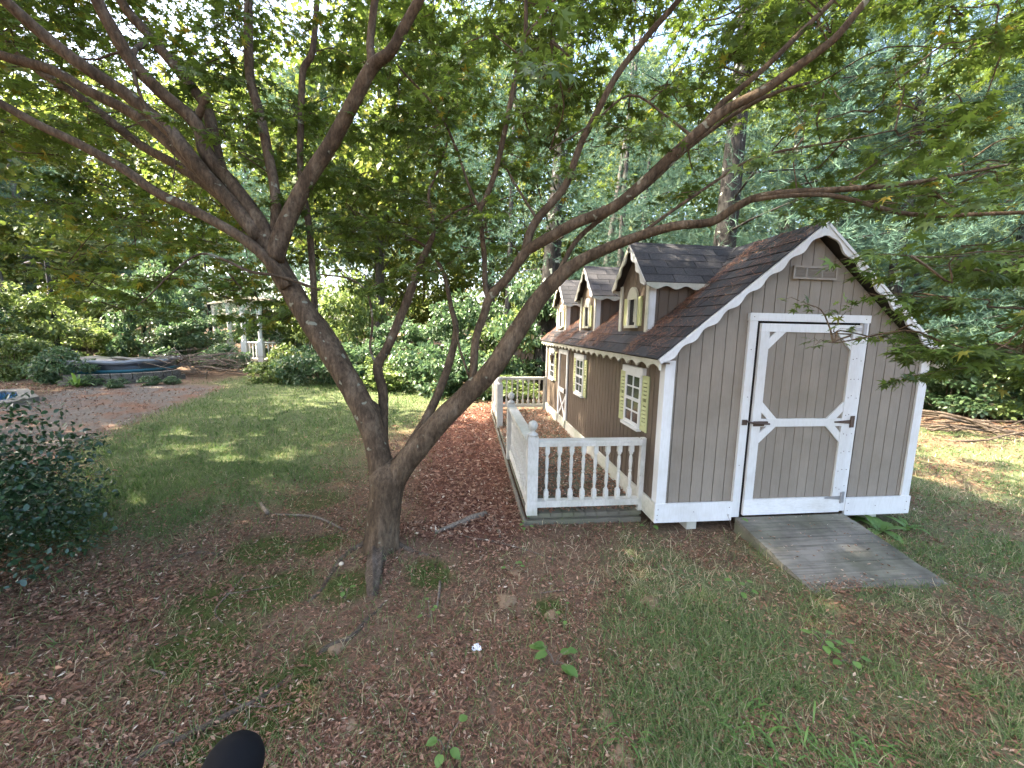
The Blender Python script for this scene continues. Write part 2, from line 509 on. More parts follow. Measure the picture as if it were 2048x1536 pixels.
def build_ground():
    xs = np.concatenate([np.linspace(-90, -14, 26)[:-1], np.arange(-14, -6, 0.16), np.arange(-6, 5, 0.055), np.arange(5, 12, 0.25), np.linspace(12, 90, 26)])
    ys = np.concatenate([np.linspace(-40, -3.6, 14)[:-1], np.arange(-3.6, 1.6, 0.05), np.arange(1.6, 11, 0.11), np.arange(11, 20, 0.5), np.linspace(20, 120, 30)])
    X, Y = np.meshgrid(xs, ys)
    Z = gz(X, Y)
    nx, ny = len(xs), len(ys)
    v = np.stack([X, Y, Z], -1).reshape(-1, 3)
    i = np.arange(nx * ny).reshape(ny, nx)
    a, b, c, d = i[:-1, :-1].ravel(), i[:-1, 1:].ravel(), i[1:, 1:].ravel(), i[1:, :-1].ravel()
    tr = np.concatenate([np.stack([a, b, c], 1), np.stack([a, c, d], 1)])
    me = raw_mesh('ground', v, tr)
    me.polygons.foreach_set('use_smooth', np.ones(len(tr), bool))
    g, di, re, mo, la = zones(X.ravel(), Y.ravel())
    at_ = me.attributes.new('zone', 'FLOAT_COLOR', 'POINT')
    at_.data.foreach_set('color', np.stack([g, di, re, mo], 1).astype(np.float32).ravel())
    m, nt, b_, o_ = nmat('yard_soil_and_turf')
    A = nt.nodes.new('ShaderNodeAttribute'); A.attribute_name = 'zone'
    S = nt.nodes.new('ShaderNodeSeparateColor'); nt.links.new(A.outputs['Color'], S.inputs[0])
    nf = noise(nt, 45, 6, 0.7); nm = noise(nt, 9, 6, 0.65); nl = noise(nt, 1.4, 4, 0.6)
    soil = ramp(nt, [(0.25, (0.045, 0.030, 0.020)), (0.5, (0.135, 0.092, 0.062)), (0.78, (0.27, 0.195, 0.14))], nf)
    soil = mix(nt, 0.5, soil, ramp(nt, [(0.3, (0.6, 0.55, 0.5)), (0.7, (1.4, 1.25, 1.15))], nm), 'MULTIPLY')
    turf = ramp(nt, [(0.25, (0.045, 0.060, 0.024)), (0.5, (0.10, 0.118, 0.052)), (0.8, (0.20, 0.185, 0.11))], nf)
    dirt = ramp(nt, [(0.3, (0.085, 0.072, 0.06)), (0.7, (0.165, 0.142, 0.122))], nm)
    dirt = mix(nt, ramp(nt, [(0.5, (0, 0, 0)), (0.66, (1, 1, 1))], nl), dirt, (0.16, 0.085, 0.055))
    red = ramp(nt, [(0.3, (0.07, 0.030, 0.022)), (0.7, (0.20, 0.095, 0.065))], nf)
    moss = ramp(nt, [(0.3, (0.035, 0.045, 0.012)), (0.7, (0.085, 0.10, 0.028))], nf)
    c = mix(nt, S.outputs[0], soil, turf)
    c = mix(nt, S.outputs[1], c, dirt)
    c = mix(nt, S.outputs[2], c, red)
    c = mix(nt, A.outputs['Alpha'], c, moss)
    nt.links.new(c, b_.inputs['Base Color'])
    b_.inputs['Roughness'].default_value = 0.95
    b_.inputs['Specular IOR Level'].default_value = 0.1
    nt.links.new(bump(nt, mix(nt, 0.5, nf, nm), 0.9, 0.02), b_.inputs['Normal'])
    o = link('ground', me, m)
    tag(o, 'yard ground of leaf litter, moss, worn lawn and bare soil', 'ground', kind='structure')
build_ground()
# ------------------------------------------------------------------ the shed
SW, SL, SKH = 2.44, 4.93, 0.17
SLOPE = 0.832
def roofz(x):                       # underside plane of the left roof slope (mirrored on the right)
    x = min(x, SW - x)
    return 1.463 + SLOPE * x
shed = thing('garden_shed', 'taupe board-sided garden shed with white scalloped trim, three dormers and wide front door', 'shed', (1.22, 2.46, 0.0))

def scallop(p0, u, dn, n, length, top, amp, pitch, thick, style='wave', ph=0.0):
    """fascia strip: straight top edge along u, wavy bottom edge hanging along dn, thickness along n"""
    p0, u, dn, n = (np.array(q, float) for q in (p0, u, dn, n))
    k = max(2, int(round(length / pitch * 12)))
    v, f = [], []
    for i in range(k + 1):
        s = length * i / k
        if style == 'wave': w = 0.5 - 0.5 * math.cos(2 * math.pi * (s / pitch + ph))
        else: w = 1 - abs(math.sin(math.pi * (s / pitch + ph))) ** 0.8
        d = top + amp * w
        a = p0 + u * s
        for q in (a, a + dn * d, a + n * thick, a + dn * d + n * thick): v.append(q)
    for i in range(k):
        o, e = 4 * i, 4 * i + 4
        f += [(o, e, e + 1, o + 1), (o + 2, o + 3, e + 3, e + 2), (o, o + 2, e + 2, e), (o + 1, e + 1, e + 3, o + 3)]
    f += [(0, 1, 3, 2), (4 * k, 4 * k + 2, 4 * k + 3, 4 * k + 1)]
    return v, f

# body core behind the boards
core = MB()
cz = SKH - 0.1
cv, cf = extrude_poly([(0.02, 0.02, 0.03), (SW - 0.02, 0.02, 0.03), (SW - 0.02, 0.02, 1.44), (1.22, 0.02, 2.44), (0.02, 0.02, 1.44)], (0, SL - 0.04, 0))
core.add(cv, cf)
core.obj('wall_core', GROOVE, shed)
# floor beams and piers
for px_ in (0.31, 2.1):
    for py_ in (0.03, 2.4, 4.7):
        box('pier', (px_, py_, -0.16), (px_ + 0.09, py_ + 0.12, 0.02), SKIRTW, shed)
# front boards
BP = 0.1016
BT = 0.012
def front_board(x0, x1, z0, ztopf):
    xa, xb = x0 + 0.0035, x1 - 0.0035
    pts = [(xa, -BT + 0.02, z0), (xb, -BT + 0.02, z0)]
    if xa < 1.22 < xb: pts += [(xb, -BT + 0.02, ztopf(xb)), (1.22, -BT + 0.02, ztopf(1.22)), (xa, -BT + 0.02, ztopf(xa))]
    else: pts += [(xb, -BT + 0.02, ztopf(xb)), (xa, -BT + 0.02, ztopf(xa))]
    prism('siding_board', pts, (0, BT, 0), TAN, shed)
x = 0.0
while x < SW - 0.02:
    x1 = min(x + BP, SW)
    zt = lambda q: roofz(q) - 0.03
    if x1 <= 0.72 or x >= 1.77: front_board(x, x1, SKH - 0.02, zt)
    else: front_board(x, x1, 1.79, zt)
    x = x1
# side boards (left wall), back and right walls
y = 0.0
while y < SL - 0.02:
    y1 = min(y + BP, SL)
    box('siding_board', (0.008, y + 0.008, SKH - 0.02), (0.008 + BT, y1 - 0.008, 1.46), BROWN_SHADED, shed)
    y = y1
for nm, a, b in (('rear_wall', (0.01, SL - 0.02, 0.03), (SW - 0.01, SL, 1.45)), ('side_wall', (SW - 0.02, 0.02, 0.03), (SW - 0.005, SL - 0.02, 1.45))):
    box(nm, a, b, BROWN_SHADED, shed)
# skirts
box('skirt_board', (-0.022, -0.024, 0.0), (0.688, -0.004, SKH), WHITE, shed)
box('skirt_board', (1.792, -0.024, 0.004), (SW + 0.02, -0.004, SKH), WHITE, shed)
box('skirt_board', (-0.022, -0.003, 0.0), (-0.002, SL, SKH - 0.005), SKIRTW, shed)
# corner trims
box('corner_trim', (-0.014, -0.014, SKH), (0.072, 0.004, 1.40), WHITE, shed)
box('corner_trim', (-0.012, 0.005, SKH), (0.006, 0.075, 1.40), WHITE, shed)
box('corner_trim', (SW - 0.07, -0.013, SKH), (SW + 0.012, 0.004, 1.42), WHITE, shed)
box('corner_trim', (-0.012, SL - 0.07, SKH), (0.006, SL, 1.40), WHITE, shed)

# gable vent
vent = box('gable_vent', (1.035, -0.010, 2.090), (1.425, 0.006, 2.188), VENTP, shed)
for a, b in (((1.03, -0.022, 2.176), (1.43, -0.010, 2.193)), ((1.03, -0.022, 2.085), (1.43, -0.010, 2.10)), ((1.03, -0.021, 2.1), (1.046, -0.010, 2.176)), ((1.414, -0.021, 2.1), (1.43, -0.010, 2.176)), ((1.145, -0.020, 2.1), (1.157, -0.010, 2.176)), ((1.285, -0.020, 2.1), (1.297, -0.010, 2.176))):
    box('vent_frame', a, b, VENTP, vent)
for i in range(6):
    z = 2.104 + i * 0.0122
    mobj('vent_slat', [(1.046, -0.019, z), (1.414, -0.019, z), (1.414, -0.011, z + 0.008), (1.046, -0.011, z + 0.008), (1.046, -0.019, z + 0.002), (1.414, -0.019, z + 0.002), (1.414, -0.011, z + 0.010), (1.046, -0.011, z + 0.010)], BOXF, VENTP, vent)

# door frame and door
box('door_jamb', (0.688, -0.022, 0.028), (0.758, 0.004, 1.737), WHITE, shed)
box('door_jamb', (1.728, -0.021, 0.05), (1.79, 0.004, 1.737), WHITE, shed)
box('door_header', (0.682, -0.026, 1.738), (1.796, 0.004, 1.802), WHITE, shed)
box('door_recess', (0.758, 0.006, 0.03), (1.727, 0.018, 1.737), DARK, shed)
door = box('front_door', (0.788, -0.006, 0.047), (1.7265, 0.004, 1.718), GROOVE, shed)
nb = 9
for i in range(nb):
    a = 0.866 + i * (1.642 - 0.866) / nb
    box('door_board', (a + 0.0025, -0.013, 0.18), (a + (1.642 - 0.866) / nb - 0.0025, -0.0062, 1.655), TAN, door)
yb, yf = -0.0135, -0.030
box('stile', (0.790, yf, 0.188), (0.868, yb + 0.008, 1.650), WHITE, door)
box('stile', (1.640, yf, 0.188), (1.7255, yb + 0.008, 1.650), WHITE, door)
box('rail', (0.789, yf - 0.001, 1.6505), (1.726, yb + 0.008, 1.718), WHITE, door)
box('rail', (0.8685, yf - 0.001, 0.843), (1.6395, yb + 0.001, 0.910), WHITE, door)
box('rail', (0.789, yf - 0.002, 0.045), (1.726, yb + 0.008, 0.1875), WORN, door)
def brace(a, b, w=0.06):
    """diagonal corner brace between two inner edges"""
    a, b = np.array(a, float), np.array(b, float)
    d = (b - a) / np.linalg.norm(b - a)
    return a, b
def dbrace(xc, zc, sx, sz, leg=0.147, w=0.066):
    # triangle-cut strip across a corner (xc,zc); sx,sz point into the panel
    i = w * 1.35
    pts = [(xc + sx * leg, yf + 0.003, zc), (xc, yf + 0.003, zc + sz * leg), (xc, yf + 0.003, zc + sz * (leg - i)), (xc + sx * (leg - i), yf + 0.003, zc)]
    if sx * sz > 0: pts = pts[::-1]
    prism('brace', pts, (0, 0.015, 0), WHITE, door)
dbrace(0.8685, 1.650, 1, -1); dbrace(1.6395, 1.650, -1, -1)
dbrace(0.8685, 0.9105, 1, 1); dbrace(1.6395, 0.9105, -1, 1)
dbrace(0.8685, 0.8425, 1, -1); dbrace(1.6395, 0.8425, -1, -1)
def thinge(z, mat, lab):
    h = prism('hinge', [(1.716, yf - 0.006, z + 0.018), (1.716, yf - 0.006, z - 0.018), (1.565, yf - 0.006, z - 0.006), (1.565, yf - 0.006, z + 0.006)], (0, 0.004, 0), mat, door, label=lab)
    box('hinge_plate', (1.731, yf + 0.001, z - 0.052), (1.765, yf + 0.006, z + 0.052), mat, h)
    mb = MB(); mb.tube([(1.724, yf - 0.006, z - 0.05), (1.724, yf - 0.006, z + 0.05)], 0.008, 8); mb.obj('hinge_pin', mat, h)
thinge(1.684, GALV, 'grey strap hinge at the top of the door')
thinge(0.880, IRON, 'rusty strap hinge at mid height')
thinge(0.182, GALV, 'grey strap hinge at the bottom of the door')
lt = box('latch', (0.800, yf - 0.016, 0.868), (0.925, yf - 0.001, 0.892), IRON, door, label='rusty black slide latch')
box('latch_plate', (0.80, yf - 0.006, 0.848), (0.90, yf - 0.0005, 0.8675), IRON, lt)
box('latch_plate', (0.70, -0.032, 0.858), (0.744, -0.023, 0.905), IRON, lt)
mb = MB(); mb.tube([(0.735, -0.045, 0.893), (0.79, -0.05, 0.88), (0.935, -0.052, 0.872)], 0.0085, 6); mb.obj('latch_bolt', IRON, lt)

# nail heads on the door trim and skirts
nm_ = MB(); nm_.tube([(0, 0.0004, 0), (0, -0.0012, 0)], 0.0042, 6)
NAILM = pymesh('nail', nm_.v, nm_.f)
for k_ in range(9):
    for xx_ in (1.67, 1.70, 1.758): link('nail', NAILM, IRON, door, loc=(xx_ + 0.008 * (rng.random() - .5), (yf if xx_ < 1.72 else -0.0212) - 0.0003, 0.26 + k_ * 0.165 + 0.03 * rng.random()))
for xx_, zz_ in ((0.0, 0.03), (0.0, 0.07), (0.005, 0.12), (0.33, 0.09), (0.66, 0.05), (0.66, 0.12), (1.82, 0.05), (1.82, 0.12), (2.1, 0.09), (2.42, 0.04), (2.42, 0.12), (0.72, 1.77), (1.75, 1.77), (0.72, 1.5), (0.73, 1.1), (0.715, 0.5)):
    link('nail', NAILM, IRON, shed, loc=(xx_, -0.0262 if zz_ > 1.74 else (-0.0242 if zz_ < 0.2 else -0.0222), zz_))
# side windows
SHUTB = M_plain('shutter_backing_green', (0.16, 0.17, 0.08), 0.7)
def louver_shutter(par, xs, y0, y1, z0, z1, name='shutter'):
    s = mobj(name, [], [], None, par) if False else None
    t = 0.016
    sh = box(name, (xs - 0.006, y0, z0), (xs, y1, z1), SHUTB, par)
    w = 0.026
    for a, b in (((y0, z0), (y0 + w, z1)), ((y1 - w, z0), (y1, z1))):
        box('shutter_stile', (xs - t, a[0], a[1]), (xs - 0.0062, b[0], b[1]), SHUT, sh)
    for a, b in ((z0, z0 + 0.05), (z1 - 0.04, z1), ((z0 + z1) / 2 - 0.015, (z0 + z1) / 2 + 0.015)):
        box('shutter_rail', (xs - t + 0.001, y0 + w + 0.0005, a), (xs - 0.0063, y1 - w - 0.0005, b), SHUT, sh)
    z = z0 + 0.058
    while z < z1 - 0.055:
        if abs(z - (z0 + z1) / 2) > 0.026:
            yy0, yy1 = y0 + w + 0.001, y1 - w - 0.001
            mobj('louver', [(xs - 0.022, yy0, z), (xs - 0.022, yy1, z), (xs - 0.0065, yy1, z + 0.018), (xs - 0.0065, yy0, z + 0.018), (xs - 0.022, yy0, z + 0.004), (xs - 0.022, yy1, z + 0.004), (xs - 0.0065, yy1, z + 0.022), (xs - 0.0065, yy0, z + 0.022)], BOXF, SHUT, sh)
        z += 0.036
    return sh

def side_window(yc, lab):
    y0, y1, z0, z1 = yc - 0.185, yc + 0.185, 0.725, 1.232
    w = box('window', (0.0, y0, z0), (0.0075, y1, z1), DARK, shed, label=lab)
    fw = 0.030
    for a, b in (((-0.018, y0, z0), (-0.0005, y0 + fw, z1)), ((-0.018, y1 - fw, z0), (-0.0005, y1, z1)), ((-0.0175, y0 + fw, z1 - fw), (-0.0005, y1 - fw, z1)), ((-0.0175, y0 + fw, z0), (-0.0005, y1 - fw, z0 + fw))):
        box('frame', a, b, WHITE, w)
    zm = (z0 + z1) / 2
    box('meeting_rail', (-0.021, y0 + fw, zm - 0.014), (-0.0006, y1 - fw, zm + 0.014), WHITE, w)
    ym = yc
    mu = 0.007
    ya, yb2 = y0 + fw, y1 - fw
    for za, zb in ((z0 + fw, zm - 0.014), (zm + 0.014, z1 - fw)):
        zc = (za + zb) / 2
        box('muntin', (-0.015, ym - mu, za), (-0.0007, ym + mu, zb), WHITE, w)
        for s0, s1 in ((ya, ym - mu), (ym + mu, yb2)):
            box('muntin', (-0.0145, s0, zc - mu), (-0.0008, s1, zc + mu), WHITE, w)
            for t0, t1 in ((za, zc - mu), (zc + mu, zb)):
                box('pane', (-0.007, s0, t0), (-0.004, s1, t1), GLASS, w)
    box('lintel', (-0.032, yc - 0.238, 1.2325), (0.006, yc + 0.238, 1.296), WHITE, w)
    box('sill', (-0.04, yc - 0.20, 0.696), (0.006, yc + 0.20, 0.7245), WHITE, w)
    for s in (-1, 1):
        a, b = sorted((yc + s * 0.197, yc + s * 0.327))
        louver_shutter(shed, 0.006, a, b, 0.716, 1.231)
side_window(0.605, 'eight-pane window nearest the front corner')
side_window(2.473, 'eight-pane window beside the narrow side door')
side_window(4.33, 'eight-pane window beyond the narrow side door')
# narrow side door
sd = box('side_door', (-0.002, 3.16, 0.03), (0.0075, 3.75, 1.31), BROWN_SHADED, shed)
for a, b in (((3.15, 0.03), (3.22, 1.31)), ((3.69, 0.03), (3.76, 1.31))):
    box('stile', (-0.022, a[0], a[1]), (-0.0025, b[0], b[1]), WHITE, sd)
for z0, z1 in ((0.03, 0.15), (0.585, 0.655), (1.235, 1.31)):
    box('rail', (-0.021, 3.2205, z0), (-0.0025, 3.6895, z1), WHITE, sd)
for s in (0, 1):
    a, b = ((3.2205, 0.15), (3.6895, 0.585)) if s == 0 else ((3.6895, 0.15), (3.2205, 0.585))
    dz = 0.05
    off = 0.018 if s == 0 else 0.0165
    prism('brace', [(-off, a[0], a[1]), (-off, a[0], a[1] + dz), (-off, b[0], b[1]), (-off, b[0], b[1] - dz)], (0.012 if s == 0 else 0.0105, 0, 0), WHITE, sd)
box('handle', (-0.05, 3.19, 0.60), (-0.0225, 3.21, 0.68), IRON, sd)
# lantern beside the side door
la = box('wall_lantern', (-0.02, 3.93, 1.13), (0.006, 3.99, 1.22), IRON, shed)
mb = MB(); mb.tube([(-0.02, 3.96, 1.19), (-0.07, 3.96, 1.23), (-0.10, 3.96, 1.20)], 0.007, 6); mb.obj('lantern_arm', IRON, la)
mb = MB(); mb.tube([(-0.10, 3.96, 1.20), (-0.10, 3.96, 1.18), (-0.10, 3.96, 1.17), (-0.10, 3.96, 1.07), (-0.10, 3.96, 1.05)], [0.008, 0.05, 0.042, 0.03, 0.008], 6); mb.obj('lantern_body', IRON, la)

# roof
RA = math.atan(SLOPE)
ue = np.array([math.cos(RA), 0, math.sin(RA)])
nrm = np.array([-math.sin(RA), 0, math.cos(RA)])
EO, OH = 0.085, 0.075
def roof_half(side):
    e = np.array([-EO, 0, roofz(0) - SLOPE * EO])
    r = np.array([1.22, 0, roofz(1.22)])
    th = nrm * 0.03
    pts = [e, r, r + np.array([0, 0, 0.03 / math.cos(RA)]), e + th]
    pts = [np.array([(q[0] if side < 0 else SW - q[0]), -OH, q[2]]) for q in pts]
    if side > 0: pts = pts[::-1]
    prism('roof_deck', pts, (0, SL + 2 * OH, 0), GROOVE, shed)
roof_half(-1); roof_half(1)
e0 = np.array([-EO, 0, roofz(0) - SLOPE * EO]) + nrm * 0.031
rlen = (1.22 + EO) / math.cos(RA)
EXP, TW, TH = 0.137, 0.305, 0.009
def shingle_mesh(w, l, t=TH):
    g = 0.003
    v = [(g, -0.0, t * 1.0), (w - g, 0.0, t), (w - g, l, 0.001), (g, l, 0.001), (g, 0, t * 2), (w - g, 0, t * 2), (w - g, l, t * 0.9), (g, l, t * 0.9)]
    return pymesh('shingle', v, BOXF)
SHM = shingle_mesh(TW, EXP + 0.03)
Rs = Matrix(((0, ue[0], nrm[0]), (-1, ue[1], nrm[1]), (0, ue[2], nrm[2]))).to_3x3()   # local x -> -y, y -> up slope, z -> normal
DORM = (1.04, 2.66, 4.28)
DHW, DX, DRZ, DEZ = 0.36, 0.135, 2.505, 2.11
nco = int(rlen / EXP) + 1
for i in range(nco):
    s = i * EXP - 0.012
    if s + EXP + 0.03 > rlen: s = rlen - EXP - 0.03
    yy = SL + OH + 0.012 + (0.15 if i % 2 else 0) 
    while yy > -OH - 0.01:
        w = TW
        ya = yy
        if ya > SL + OH + 0.012: w = TW - (ya - (SL + OH + 0.012)); ya = SL + OH + 0.012
        if ya - w < -OH - 0.012: w = ya + OH + 0.012
        if w > 0.03:
            mid = e0 + ue * (s + 0.08)
            inside = any(abs((ya - w / 2) - c) < DHW - 0.17 and mid[0] > DX + 0.1 and mid[2] < DRZ - 0.25 for c in DORM)
            if not inside:
                p = e0 + ue * s + np.array([0, ya, 0]) + nrm * (0.001 + 0.002 * rng.random())
                me = SHM if abs(w - TW) < 1e-6 else shingle_mesh(w, EXP + 0.03)
                rot = (Rs @ Matrix.Rotation((rng.random() - 0.5) * 0.012, 3, 'Z')).to_euler()
                link('shingle', me, SHINGLE, shed, loc=p, rot=rot)
        yy -= TW
# right slope: courses seen only edge on
mb = MB()
for i in range(nco):
    s = min(i * EXP - 0.012, rlen - EXP - 0.03)
    for j in range(17):
        ya = -OH - 0.012 + j * 0.31 + (0.15 if i % 2 else 0)
        yb_ = min(ya + 0.304, SL + OH)
        if yb_ - ya < 0.03: continue
        a = e0 + ue * s; b = e0 + ue * (s + EXP + 0.02)
        q = []
        for (pp, h) in ((a, 0.018), (b, 0.009)):
            for yv in (ya, yb_):
                t = pp + nrm * h
                q.append((SW - t[0], yv, t[2]))
        for (pp, h) in ((a, 0.009), (b, 0.001)):
            for yv in (ya, yb_):
                t = pp + nrm * h
                q.append((SW - t[0], yv, t[2]))
        mb.add(q, [(0, 2, 3, 1), (4, 5, 7, 6), (0, 1, 5, 4), (2, 6, 7, 3), (0, 4, 6, 2), (1, 3, 7, 5)])
tag(mb.obj('far_slope_shingles', SHINGLE, shed), kind='stuff')
# ridge caps
capm = None
ridz = roofz(1.22) + 0.031 / math.cos(RA) + 0.012
j = 0
y = -OH - 0.014
while y < SL + OH:
    y1 = min(y + 0.16, SL + OH + 0.01)
    w = 0.10
    d = SLOPE * w
    z = ridz + 0.004 * (j % 2)
    mobj('ridge_cap', [(1.22 - w, y, z - d), (1.22, y, z), (1.22 + w, y, z - d), (1.22 - w, y1, z - d - 0.004), (1.22, y1, z - 0.004), (1.22 + w, y1, z - d - 0.004),
                       (1.22 - w, y, z - d + 0.009), (1.22, y, z + 0.009), (1.22 + w, y, z - d + 0.009), (1.22 - w, y1, z - d + 0.005), (1.22, y1, z + 0.005), (1.22 + w, y1, z - d + 0.005)],
         [(6, 7, 10, 9), (7, 8, 11, 10), (0, 3, 4, 1), (1, 4, 5, 2), (0, 1, 7, 6), (1, 2, 8, 7), (3, 9, 10, 4), (4, 10, 11, 5), (0, 6, 9, 3), (2, 5, 11, 8)], SHINGLE, shed)
    y += 0.15; j += 1
# rake boards with scalloped edge
for side in (-1, 1):
    e = np.array([-EO - 0.01, 0, roofz(0) - SLOPE * (EO + 0.01)]) + nrm * 0.034
    up = ue.copy(); dn = -nrm.copy()
    L_ = (1.22 + EO + 0.01) / math.cos(RA) + 0.034 * math.tan(RA)
    if side > 0:
        e[0] = SW - e[0]; up[0] *= -1; dn[0] *= -1
    v, f = scallop(e + np.array([0, -OH - 0.002, 0]), up, dn, (0, -0.018, 0), L_, 0.040, 0.028, 0.222, 1.0)
    mobj('rake_board', v, f, WHITE, shed)
    # flat drip moulding on top of the rake
    v, f = extrude_poly([e + up * 0 + np.array([0, -OH - 0.021, 0]), e + up * L_ + np.array([0, -OH - 0.021, 0]), e + up * L_ + dn * 0.02 + np.array([0, -OH - 0.021, 0]), e + dn * 0.02 + np.array([0, -OH - 0.021, 0])], (0, -0.008, 0))
    mobj('rake_moulding', v, f, WHITE, shed)
prism('rake_peak', [(1.22 - 0.075, -OH - 0.0045, ridz - 0.112), (1.22 + 0.075, -OH - 0.0045, ridz - 0.112), (1.22 + 0.03, -OH - 0.0045, ridz - 0.035), (1.22, -OH - 0.0045, ridz - 0.008), (1.22 - 0.03, -OH - 0.0045, ridz - 0.035)], (0, -0.017, 0), WHITE, shed)
# eave fascias
for side in (-1, 1):
    xe = -EO - 0.012 if side < 0 else SW + EO + 0.012
    z = roofz(0) - SLOPE * EO + 0.02
    v, f = scallop((xe, -OH, z), (0, 1, 0), (0, 0, -1), (0.016 if side < 0 else -0.016, 0, 0), SL + 2 * OH, 0.042, 0.045, 0.222, 1.0, 'tooth')
    mobj('eave_fascia', v, f, WHITE if side > 0 else SKIRTW, shed)
# soffit
box('soffit', (-EO, -OH + 0.02, roofz(0) - SLOPE * EO - 0.018), (0.0, SL, roofz(0) - SLOPE * EO - 0.008), BROWN_SHADED, shed)

